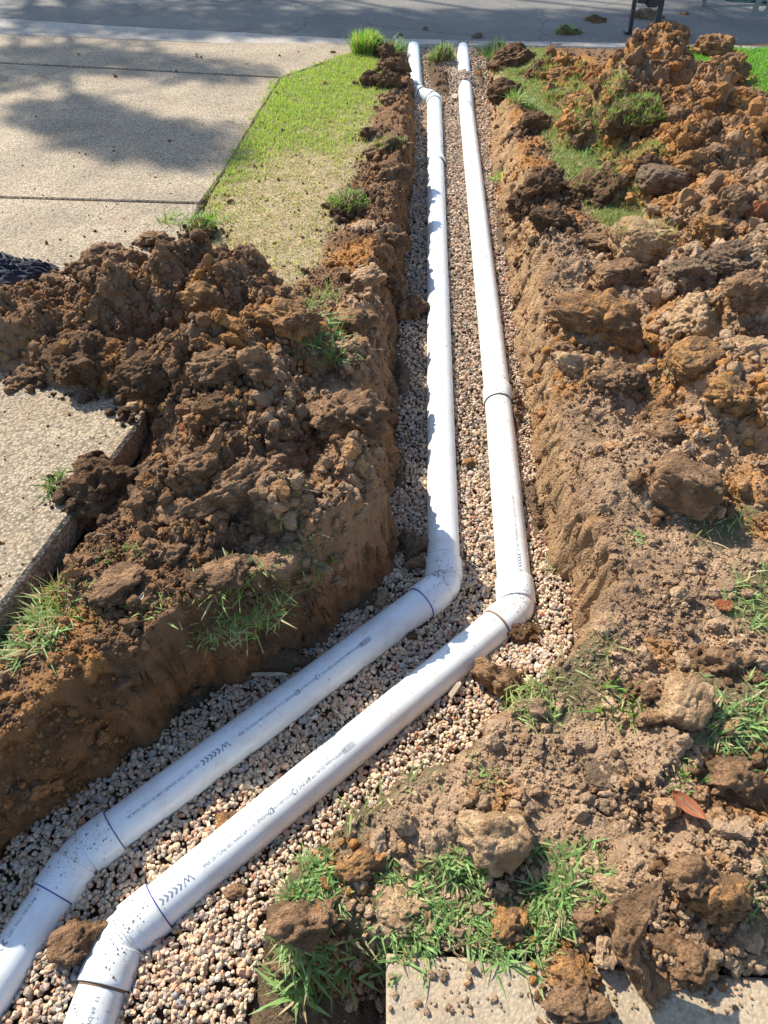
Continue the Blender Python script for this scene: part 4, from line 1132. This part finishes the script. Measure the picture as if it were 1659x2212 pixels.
PX, PY, PR, PC = [], [], [], []
for fx, fy, ra, rb, kd in FEET:
    n = int(26+ra*420); t = rng.uniform(0, 2*math.pi, n); q_ = rng.uniform(.9, 1.5, n)
    PX += list(fx+np.cos(t)*ra*q_); PY += list(fy+np.sin(t)*rb*q_); PR += list(np.clip(.0035/rng.uniform(.12, 1, n), 0, .02)*np.clip(ra/.08, .6, 1.3)); PC += [SOILC[kd]]*n
PX, PY, PR, PC = map(np.array, (PX, PY, PR, PC)); k = sdpoly(PX, PY, TRENCH) > 0; PX, PY, PR, PC = PX[k], PY[k], PR[k], PC[k]
a_, f_, c_ = merge([rock_variant(2, 7100+i, 9, .4, .5, .9) for i in range(8)], np.stack([PX, PY, full_surface(PX, PY)+PR*.35], 1), PR[:, None]*rng.uniform(.7, 1.25, (len(PX), 3)), rotm(len(PX)), PC*rng.uniform(.75, 1.2, (len(PX), 1)))
tag(mesh_np('fallen_crumbs', a_, f_, M_crumb, True, c_), 'crumbs fallen round the feet of the larger clods', 'loose soil', kind='stuff')
# ------------------------------------------------------------ grass
def grass_patch(polys, n, ln, wd, c1, c2, name, label, lushf=None, dryf=.15, soft=.05, yb=None, lean=.8):
    allp = np.concatenate(polys); lo = allp[:, :2].min(0); hi = allp[:, :2].max(0)
    X = rng.uniform(lo[0], hi[0], n); Y = rng.uniform(lo[1], hi[1], n)
    d = np.full(n, 9.0)
    for pl in polys: d = np.minimum(d, sdpoly(X, Y, pl))
    d = d+.08*fbm2(X*6, Y*6, 3, 5)
    k = rng.uniform(size=n) < (1-sstep(-soft, soft, d))
    k &= rng.uniform(size=n) < np.clip(.35+1.3*sstep(-.25, .3, fbm2(X*9, Y*9, 3, 600)), 0, 1)
    if lushf is not None: k &= rng.uniform(size=n) < lushf(X, Y)
    X, Y = X[k], Y[k]; Z = full_surface(X, Y)-.002
    kk = sdpoly(X, Y, TRENCH) > .0; X, Y, Z = X[kk], Y[kk], Z[kk]
    V, Fq, Cc = blades(np.stack([X, Y, Z], 1), rng.uniform(ln*.45, ln*1.15, len(X)), rng.uniform(wd*.6, wd*1.2, len(X)), c1, c2, lean=lean, dryf=dryf)
    o = mesh_np(name, V, Fq, M_grass, True, Cc); tag(o, label, 'grass', kind='stuff'); print(name, len(X)); return o
lush = lambda X, Y: np.clip(.04+.96*sstep(3.7, 5.3, Y-1.6*(X+.6)+.9*fbm2(X*2.5, Y*2.5, 3, 260)), 0, 1)
grass_patch([LAWN_L], 120000, .030, .0040, (.24, .36, .05), (.48, .55, .12), 'lawn_grass', 'short lawn grass between the driveway and the trench, green far off and worn near', lush, .22)
grass_patch([LAWN_L], 60000, .020, .0035, (.64, .49, .29), (.50, .39, .20), 'dry_grass', 'flattened straw coloured grass on the worn part of the lawn', lambda X, Y: 1-.8*lush(X, Y), .6, lean=1.3)
grass_patch([LAWN_R], 75000, .035, .004, (.15, .24, .06), (.32, .38, .13), 'track_grass', 'trampled grass track between the right trench edge and the tall heap', None, .3, lean=1.1)
grass_patch([LAWN_F], 70000, .04, .007, (.12, .28, .03), (.22, .42, .06), 'verge_grass', 'bright green verge grass behind the right heap by the road', None, .05)
grass_patch(GB[:1], 13500, .034, .0048, N1, N2, 'coarse_grass', 'broad-bladed coarse grass among clods above the path slab', lambda X, Y: sstep(-.16, .2, fbm2(X*11, Y*11, 3, 640)), .24, .04, lean=1.45)
grass_patch(GB[1:4], 9000, .042, .0045, N1, N2, 'coarse_grass', 'coarse grass patches showing at the right frame edge', lambda X, Y: sstep(-.2, .2, fbm2(X*9, Y*9, 3, 641)), .2, .04, lean=1.4)
grass_patch(GB[4:], 3800, .05, .0042, (.15, .25, .06), (.32, .38, .14), 'coarse_grass', 'thin buried grass along the near right trench lip and between clods', None, .4, .03, lean=1.2)
# single tufts
def tuft(px, py, n, rad, ln, wd, c1, c2, label, z0=None, lean=1.1, dryf=.15, droop=.6, elong=(1, 1), hang=0.0):
    z_ = 0.0
    for _ in range(6):
        p_ = P(px, py, z_)
        z_ = z0 if z0 is not None else .5*z_+.5*ground_at(p_[0], p_[1])
    if p_[1] < 1.6: ln *= .58; wd *= .9; n = int(n*1.8); rad *= 1.1; dryf = max(dryf, .25)
    a_ = rng.uniform(0, 2*math.pi, n); r_ = rad*np.sqrt(rng.uniform(size=n))
    dx, dy = r_*np.cos(a_)*elong[0], r_*np.sin(a_)*elong[1]
    zz = full_surface(p_[0]+dx, p_[1]+dy)-z_ if z0 is None else np.zeros(n)
    zz = np.clip(zz, -.06, .05)
    V, Fq, Cc = blades(np.stack([dx, dy, zz-.004], 1), rng.uniform(ln*.5, ln*1.15, n), rng.uniform(wd*.6, wd*1.2, n), c1, c2, lean=lean, dryf=dryf, droop=droop)
    o = mesh_np('grass_tuft', V, Fq, M_grass, True, Cc); o.location = (p_[0], p_[1], z_); tag(o, label, 'grass tuft'); return o
tuft(60, 1370, 190, .10, .10, .006, N1, N2, 'big shaded tuft hanging over the bank at the left edge', droop=1.1, lean=1.4)
tuft(105, 1310, 60, .05, .12, .003, D1, G2, 'wispy seeding tuft above the big shaded tuft', lean=.9)
tuft(420, 1315, 110, .10, .055, .005, (.16, .27, .06), (.36, .42, .14), 'sunlit tuft on the lip of the near bank', elong=(1.6, .6), droop=1.0)
tuft(520, 1285, 170, .10, .065, .005, (.14, .25, .07), (.30, .38, .12), 'grey green tuft drooping over the near bank right of the sunlit tuft', elong=(1.1, .8), droop=1.2, lean=1.4)
tuft(590, 1330, 60, .05, .07, .004, (.14, .25, .07), (.30, .38, .12), 'trailing grass runner hanging down the near bank', droop=1.3, lean=1.5)
tuft(215, 1310, 60, .08, .05, .005, (.16, .27, .06), (.30, .40, .10), 'small fringe tuft left of the sunlit tuft', elong=(1.6, .6))
tuft(665, 1190, 50, .06, .06, .005, G1, G2, 'short sprig on the bank left of the left elbow', lean=1.3)
tuft(610, 1070, 40, .06, .06, .005, (.2, .3, .06), (.36, .42, .14), 'sprig growing from the right end of the long sod', lean=1.3)
tuft(270, 1215, 80, .08, .04, .004, N1, (.13, .22, .06), 'dim tuft in the shaded hollow in front of the slab edge', elong=(1.6, .6))
tuft(120, 1050, 45, .04, .06, .006, G1, G2, 'bright sprig squeezed between slab and toppled clod', elong=(.6, 1.5))
tuft(685, 725, 210, .11, .085, .006, N1, (.18, .34, .08), 'deep green tuft between the left heap and the trench', lean=1.2)
tuft(700, 650, 70, .09, .08, .004, G1, (.3, .4, .1), 'thin sunlit grass at the upper side of the deep green tuft', lean=1.0)
tuft(408, 585, 40, .04, .06, .006, G1, G2, 'lone green sprig growing on the left heap')
tuft(420, 485, 160, .12, .07, .006, G1, (.30, .45, .08), 'bright grass along the driveway edge behind the left heap', elong=(1.5, .6))
tuft(784, 118, 420, .10, .19, .008, (.18, .32, .05), (.34, .48, .09), 'tall bright tuft where lawn meets kerb', lean=.5, elong=(.9, .5))
tuft(845, 112, 240, .12, .14, .007, (.10, .19, .06), (.2, .3, .1), 'shaded tuft right of the tall bright tuft')
tuft(1060, 112, 200, .12, .12, .007, (.10, .19, .06), (.2, .3, .1), 'dark tuft on the trench end near the right far pipe')
tuft(1122, 222, 220, .12, .09, .006, (.12, .22, .06), (.24, .36, .1), 'leafy tuft on the right bank opposite the far elbow')
tuft(1275, 340, 90, .07, .07, .009, G1, (.2, .42, .06), 'flat rosette of broad leaves on the grass track', lean=1.4)
tuft(1310, 385, 50, .06, .06, .007, G1, (.2, .42, .06), 'small broad-leaved weed below the rosette', lean=1.4)
tuft(1077, 388, 40, .05, .07, .007, (.18, .34, .05), (.32, .5, .1), 'green sprig on the dark right trench wall', lean=1.3)
tuft(1160, 1505, 130, .07, .055, .0045, (.2, .32, .07), (.38, .46, .18), 'pale green tuft right of the split clod on the trench lip')
tuft(1210, 1170, 45, .04, .035, .003, D1, (.4, .42, .2), 'tiny dry tuft on the smooth right bank', dryf=.5)
tuft(1335, 1520, 50, .05, .08, .006, G1, G2, 'leaning long-bladed tuft left of the brick-shaped clod', lean=1.3)
tuft(1375, 1165, 26, .03, .045, .005, (.2, .34, .1), (.3, .42, .14), 'single light green shoot in the crumbs below the block-like clod')
tuft(1045, 1680, 30, .04, .05, .005, (.2, .34, .1), (.3, .42, .14), 'two light shoots above the boulder-like clod')
tuft(755, 2068, 50, .06, .05, .006, N1, N2, 'grass fringe drooping into the pit beside the path slab', elong=(1.6, .4), lean=1.5, droop=1.3)
tuft(640, 2100, 26, .04, .075, .009, N1, N2, 'broad blades under the knobbly clod by the pit', lean=1.5, droop=1.2)
tuft(1485, 1680, 30, .04, .05, .005, G1, G2, 'short shoots below the brick-shaped clod')
# sod island between the far pipes
q = P(950, 130, .0)
C(952, 140, 74, 84, 'dark', 'tuft-topped plug of dark soil left standing between the far pipe ends', 'turf_plug', 'turf', on=lambda a_, b_: -.13, seat=.25, grass=(420, .07, .006, (.12, .2, .08), (.28, .36, .16)))
C(1022, 128, 34, 26, 'dark', 'small dark clod right of the pointed pipe end', on=lambda a_, b_: -.1)

# roots and straw
def fibres(n, ln, wd, c1, c2, label, name, yr=(.3, 5)):
    X = rng.uniform(-2.4, 3.4, n*5); Y = yr[0]+(yr[1]-yr[0])*rng.uniform(size=n*5)**1.6
    k = vis(X, Y); X, Y = X[k], Y[k]; k = rng.uniform(size=len(X)) < cdens_base(X, Y)*sstep(-.1, .3, fbm2(X*3, Y*3, 2, 700)+.05); X, Y = X[k][:n], Y[k][:n]
    Z = full_surface(X, Y)+.004
    m = len(X); th = rng.uniform(0, 6.28, m); L_ = rng.uniform(ln*.3, ln, m); cv = rng.uniform(-1.6, 1.6, m); rise = rng.uniform(-.1, .5, m)
    p_ = np.stack([X, Y, Z], 1); lv = []; cur = p_.copy(); 
    for s_ in range(6):
        t = s_/5; a_ = th+cv*t+.5*np.sin(6*t+th)
        sd = np.stack([-np.sin(a_), np.cos(a_), np.zeros(m)], 1)*(wd*(1-.6*t))/2
        lv += [cur-sd, cur+sd]
        cur = cur+np.stack([np.cos(a_), np.sin(a_), rise*np.cos(t*3)], 1)*(L_/5)[:, None]
    V = np.stack(lv, 1).reshape(-1, 3); b_ = (np.arange(m)*12)[:, None]
    Fq = np.concatenate([b_+np.array([[2*i, 2*i+1, 2*i+3, 2*i+2]]) for i in range(5)])
    t = rng.uniform(size=(m, 1)); c = np.repeat(np.array(c1)*(1-t)+np.array(c2)*t, 12, 0)
    tag(mesh_np(name, V, Fq, M_root, True, c), label, 'roots', kind='stuff')
fibres(1900, .05, .0013, (.46, .36, .22), (.26, .16, .08), 'thin pale roots and straw strands lying on the soil', 'root_fibres')
fibres(130, .10, .0022, (.42, .24, .11), (.30, .18, .09), 'longer reddish root strands sticking out of the clods', 'root_strands')

# ------------------------------------------------------------ small single things
def leaf(px, py, ln, wd, yaw, colr, label, z_off=.02, name='fallen_leaf'):
    g_ = P(px, py, .03); zz = ground_at(g_[0], g_[1]); g_ = P(px, py, zz+z_off)
    V = []; n = 10
    for i in range(n+1):
        t = i/n; w_ = wd*math.sin(math.pi*min(1, t*.96+.02))**.8*(1-.25*t)
        for s_ in (-1, -.5, 0, .5, 1): V.append((ln*(t-.5), w_*s_/2, .10*ln*(t-.5)**2*3+.18*wd*s_*s_))
    Fq = np.array([(i*5+k, i*5+k+1, (i+1)*5+k+1, (i+1)*5+k) for i in range(n) for k in range(4)])
    c = np.tile(np.array(colr), (len(V), 1))*rng.uniform(.85, 1.15, (len(V), 1))
    o = mesh_np(name, V, Fq, M_grass, True, c); o.location = V3(g_); o.rotation_euler = (.25, -.15, yaw); tag(o, label, 'leaf')
    mb = MB(); mb.bar((-ln*.5, 0, .02*ln), (ln*.72, 0, .012*ln), .0022, .0018); s_ = mb.build('leaf_stalk', M_bark); s_.parent = o
    return o
leaf(1488, 1742, .078, .036, math.radians(-52), (.36, .13, .06), 'reddish brown fallen leaf on the soil below the brick-shaped clod', .03)
leaf(305, 1290, .028, .014, 1.2, (.55, .42, .36), 'tiny pale pink leaf on the near bank', .02)
leaf(676, 862+0, .02, .01, .3, (.06, .30, .08), 'bit of green leaf caught on the bank') if False else None
def splinter(px, py, ln, wd, ang, label, dz=.012):
    q = Pa(px, py, dz); mb = MB(); h_ = ln/2; c_, s_ = math.cos(ang), math.sin(ang)
    mb.add([(-h_, -wd/2, 0), (h_*.8, -wd*.3, 0), (h_, wd*.1, .001), (h_*.6, wd/2, 0), (-h_*.9, wd*.4, 0), (-h_, -wd/2, .005), (h_*.8, -wd*.3, .005), (h_, wd*.1, .004), (h_*.6, wd/2, .006), (-h_*.9, wd*.4, .006)],
           [(4, 3, 2, 1, 0), (5, 6, 7, 8, 9)]+[(i, (i+1) % 5, 5+(i+1) % 5, 5+i) for i in range(5)])
    o = mb.build('wood_splinter', M_wood); o.location = V3(q); o.rotation_euler = (.05, -.06, ang); tag(o, label, 'wood splinter'); return o
splinter(582, 1458, .115, .012, -.03, 'long grey splinter on the gravel at the foot of the near bank')
splinter(1133, 1418, .10, .010, -.15, 'grey splinter on the gravel below the right elbow', .02)
splinter(1018, 1263, .05, .012, .5, 'short splinter between the pipes above the elbows')
splinter(990, 1300, .05, .009, 1.2, 'thin splinter between the two elbows')
splinter(983, 1490, .06, .016, .9, 'pale splinter on the gravel left of the split clod', .02)
splinter(982, 208, .10, .05, 1.3, 'brown bark chip on the gravel between the far pipes', .02)
C(1568, 1308, 44, 22, 'red', 'flat orange brick fragment in the grass at the right edge', 'brick_fragment', 'brick', crumb=0, rough=.03, flat_=.35)
C(400, 930, 22, 60, 'red', 'terracotta shard poking out of the soil below the heap', 'brick_fragment', 'brick', crumb=0, rough=.03, deep=2.2, yaw=.5)
C(918, 62, 14, 10, 'grey', 'white pebble on the road near the left pipe', 'stone', 'stone', crumb=0, rough=.02, on=lambda a_, b_: -.01)
C(866, 76, 12, 8, 'grey', 'smallest white pebble on the road, left of the other pebbles', 'stone', 'stone', crumb=0, rough=.02, on=lambda a_, b_: -.01)
C(1031, 78, 24, 14, 'grey', 'biggest pale pebble on the road behind the right pipe end', 'stone', 'stone', crumb=0, rough=.02, on=lambda a_, b_: -.01)

# black cloth on the driveway
def cloth():
    q = P(30, 575, .03); n = 90
    u, v = np.meshgrid(np.linspace(-1, 1, n), np.linspace(-1, 1, n)); 
    X = u*.26-.08+.03*noise2(u*3, v*3, 5); Y = v*.13-.05*u+.03*noise2(u*3+9, v*3, 6)
    Zr = .030*(1-np.abs(noise2(u*2.2+v*1.2, v*4.5-u*1.5, 8)))**2+.018*(1-np.abs(noise2(u*5+v, v*8, 9)))**2
    edge = np.clip(1-np.maximum(np.abs(u), np.abs(v))**6, 0, 1)
    Zr = Zr*edge+.004
    d = np.maximum(0, u)*.9; X = np.where(u > 0, X, X)
    Y = Y*(1-.55*np.clip(u, 0, 1))
    V = np.stack([X.ravel(), Y.ravel(), Zr.ravel()], 1); i_ = np.arange(n*n).reshape(n, n)
    Fq = np.stack([i_[:-1, :-1], i_[:-1, 1:], i_[1:, 1:], i_[1:, :-1]], -1).reshape(-1, 4)
    o = mesh_np('cloth', V, Fq, M_cloth, True); o.location = (q[0], q[1], .004); tag(o, 'crumpled black cloth lying on the driveway at the left edge', 'cloth')
    so_ = o.modifiers.new('thickness', 'SOLIDIFY'); so_.thickness = .003
cloth()

# steel stand and trailer rail at the far side of the verge
def stand():
    b1 = P(1370, 62); b2 = P(1424, 62)
    r = empty('steel_stand', (float(b1[0])+.25, float(b1[1]), -.012)); tag(r, 'dark steel stand with two splayed legs on the road behind the tall heap', 'stand')
    ctr = V3(P(1372, 45, 0)); ctr2 = V3(P(1418, 45, 0))
    dep = 1.0
    yl = 6.75
    def at(px, py, Y):  # point at distance Y in the place
        v = (py-CY)/F; d = Y/(cT-v*sT); return Vector(((px-CX)/F*d, Y, H-d*(sT+v*cT)))
    Y0 = 7.6
    l1a, l1b = at(1366, 44, Y0), at(1376, -30, Y0); l2a, l2b = at(1423, 42, Y0), at(1436, -30, Y0+.05)
    for p_, t_ in ((l1a, l1b), (l2a, l2b)):
        p_ = p_.copy(); p_.z = min(p_.z, -.012) if p_.z < .1 else p_.z
        dwn = (p_-t_).normalized(); k = (t_.z+.012)/(-dwn.z); foot = t_+dwn*k
        mb = MB(); mb.bar(foot, t_, .045, .03); mb.box(foot+Vector((0, 0, .012)), (.10, .08, .02)); mb.build('leg', M_black, r, bevel=.003)
    mb = MB(); mb.bar(at(1378, 2, Y0), at(1432, 6, Y0+.03), .03, .03); mb.build('cross_bar', M_black, r)
    mb = MB(); mb.box(at(1410, 5, Y0), (.10, .06, .07)); mb.bar(at(1396, 2, Y0), at(1398, 12, Y0), .025, .025); mb.build('clamp', M_black, r, bevel=.01)
    mb = MB(); mb.box(at(1406, -42, Y0), (.62, .22, .08)); mb.build('top_plate', M_steel, r, bevel=.008)
stand()
def rail():
    def at(px, py, Y):
        v = (py-CY)/F; d = Y/(cT-v*sT); return Vector(((px-CX)/F*d, Y, H-d*(sT+v*cT)))
    Y0 = 7.9; a_, b_ = at(1575, -4, Y0), at(2000, 22, Y0+.2)
    r = empty('trailer_frame', (float((a_+b_).x/2), Y0, -.012)); tag(r, 'green metal trailer frame with a holed lug at the top right corner', 'trailer')
    mb = MB(); mb.bar(a_, b_, .08, .045); mb.bar(a_+Vector((0, 1.1, 0)), b_+Vector((0, 1.1, 0)), .08, .045); mb.bar(a_, a_+Vector((0, 1.1, 0)), .05, .05); mb.bar(b_, b_+Vector((0, 1.1, 0)), .05, .05); mb.build('rail', M_teal, r, bevel=.004)
    mb = MB()
    c_ = at(1648, 14, Y0-.05); w_, h_ = .17, .16; n = 20
    V = []; out = []
    for k in range(n):
        t = 2*math.pi*k/n; cx, cz = math.cos(t), math.sin(t); s_ = 1/max(abs(cx), abs(cz))
        V += [(c_.x+cx*s_*w_/2+cz*s_*.012, c_.y, c_.z+cz*s_*h_/2), (c_.x+cx*.036, c_.y, c_.z+cz*.045)]
    m_ = len(V); V += [(p[0], p[1]+.012, p[2]) for p in V]
    Fq = []
    for k in range(n):
        a1, b1, a2_, b2_ = 2*k, 2*k+1, 2*((k+1) % n), 2*((k+1) % n)+1
        Fq += [(a1, a2_, b2_, b1), (m_+a1, m_+b1, m_+b2_, m_+a2_), (a1, m_+a1, m_+a2_, a2_), (b1, b2_, m_+b2_, m_+b1)]
    mb.add(V, Fq); mb.build('lug', M_steel, r)
    # legs hold the frame off the road
    for q_ in (b_, b_+Vector((0, 1.1, 0))):
        mb = MB(); mb.bar((q_.x, q_.y, -.012), q_, .05, .05); mb.build('leg', M_steel, r)
    mb = MB(); ax_ = b_+Vector((-.4, .55, 0))
    for sy in (0, 1.1):
        for k in range(2):
            pass
    mb.bar((a_.x+.15, Y0+1.0, -.012), (a_.x+.15, Y0+1.0, a_.z+.0), .05, .05); mb.build('leg', M_steel, r)
rail()

# ------------------------------------------------------------ tree whose shade falls on the road and the driveway
def tree():
    base = Vector((-8.6, 17.2, -.05)); r = empty('street_tree', base)
    tag(r, 'spreading roadside tree across the road whose shade falls on the driveway', 'tree')
    tgt = []
    def G(px, py, rad, n, t=13.0): q = P(px, py, 0); tgt.append((Vector(q)+SUN*t, rad, n))
    for px, py, rad, n in ((120, 245, .34, 150), (210, 275, .40, 210), (300, 300, .40, 230), (400, 325, .34, 150), (170, 235, .30, 110), (420, 285, .3, 90),
                           (20, 130, .5, 240), (140, 122, .45, 220), (260, 128, .5, 260), (400, 145, .45, 210), (500, 158, .34, 110), (60, 165, .4, 160), (330, 60, .6, 330),
                           (90, 45, .7, 380), (230, 40, .7, 380), (450, 45, .7, 400), (600, 45, .65, 360), (690, 60, .5, 300), (740, 40, .6, 300), (180, 15, .8, 400), (420, 10, .8, 420), (620, 10, .8, 360)):
        G(px, py, rad, n)
    for px in range(800, 1900, 75):
        for py in (78, 58, 36): G(px+ (py*7) % 40, py, .45, 190 if py > 40 else 120, 13.0)
    G(1500, 6, .5, 200, 13.0)
    Vs = []; Cc = []
    for c_, rad, n in tgt:
        n = int(n*1.25)
        q = rng.normal(size=(n, 3)); q /= np.linalg.norm(q, axis=1)[:, None]; q *= (rad*rng.uniform(.1, 1, (n, 1))**.5)*np.array([1.15, 1.0, .7])
        ctr = np.array(c_)+q; Mx = rotm(n); s_ = rng.uniform(.05, .085, n)
        quad = np.array([(-.5, 0, 0), (0, -.32, .08), (.5, 0, 0), (0, .32, .08)])*2
        W = np.einsum('nij,vj->nvi', Mx, quad)*s_[:, None, None]+ctr[:, None, :]
        Vs.append(W.reshape(-1, 3)); t = rng.uniform(size=(n, 1)); Cc.append(np.repeat(np.array((.05, .10, .025))*(1-t)+np.array((.09, .15, .04))*t, 4, 0))
    V = np.concatenate(Vs); Fq = np.arange(len(V)).reshape(-1, 4)
    cr = mesh_np('crown', V, Fq, M_grass, False, np.concatenate(Cc)); cr.parent = r; cr.matrix_parent_inverse = Matrix.Translation(-base)
    bm_ = MB()
    def limb(p_, q_, r0, r1, seg=7):
        d = (q_-p_).normalized(); u = d.orthogonal().normalized(); v_ = d.cross(u); V = []
        for pt, rr in ((p_, r0), ((p_+q_)/2+u*.06*(q_-p_).length*rng.uniform(-1, 1), (r0+r1)/2), (q_, r1)):
            for k in range(seg): t = 2*math.pi*k/seg; V.append(pt+u*math.cos(t)*rr+v_*math.sin(t)*rr)
        bm_.add(V, [(i*seg+k, i*seg+(k+1) % seg, (i+1)*seg+(k+1) % seg, (i+1)*seg+k) for i in range(2) for k in range(seg)])
    fork = base+Vector((.2, -.2, 5.0))
    tr = MB(); bm_, tmp = tr, None
    limb(base, fork, .28, .2, 12); tr.build('trunk', M_bark, r, True)
    br = MB(); bm_ = br
    hubs = []
    for k in range(9):
        sel = tgt[k::9]; c_ = sum((t[0] for t in sel[:6]), Vector())/len(sel[:6]); hubs.append(c_)
    # limbs run to evenly picked clumps, twigs to the rest
    ks = sorted(tgt, key=lambda t: t[0].x); nodes = [ks[i][0]+Vector((0, .2, -.5)) for i in range(3, len(ks), 8)]
    for nd in nodes: limb(fork, nd, .09, .03)
    for t in tgt:
        nd = min(nodes, key=lambda q_: (q_-t[0]).length); limb(nd, t[0], .022, .008, 5)
    br.build('branches', M_bark, r, True)
tree()
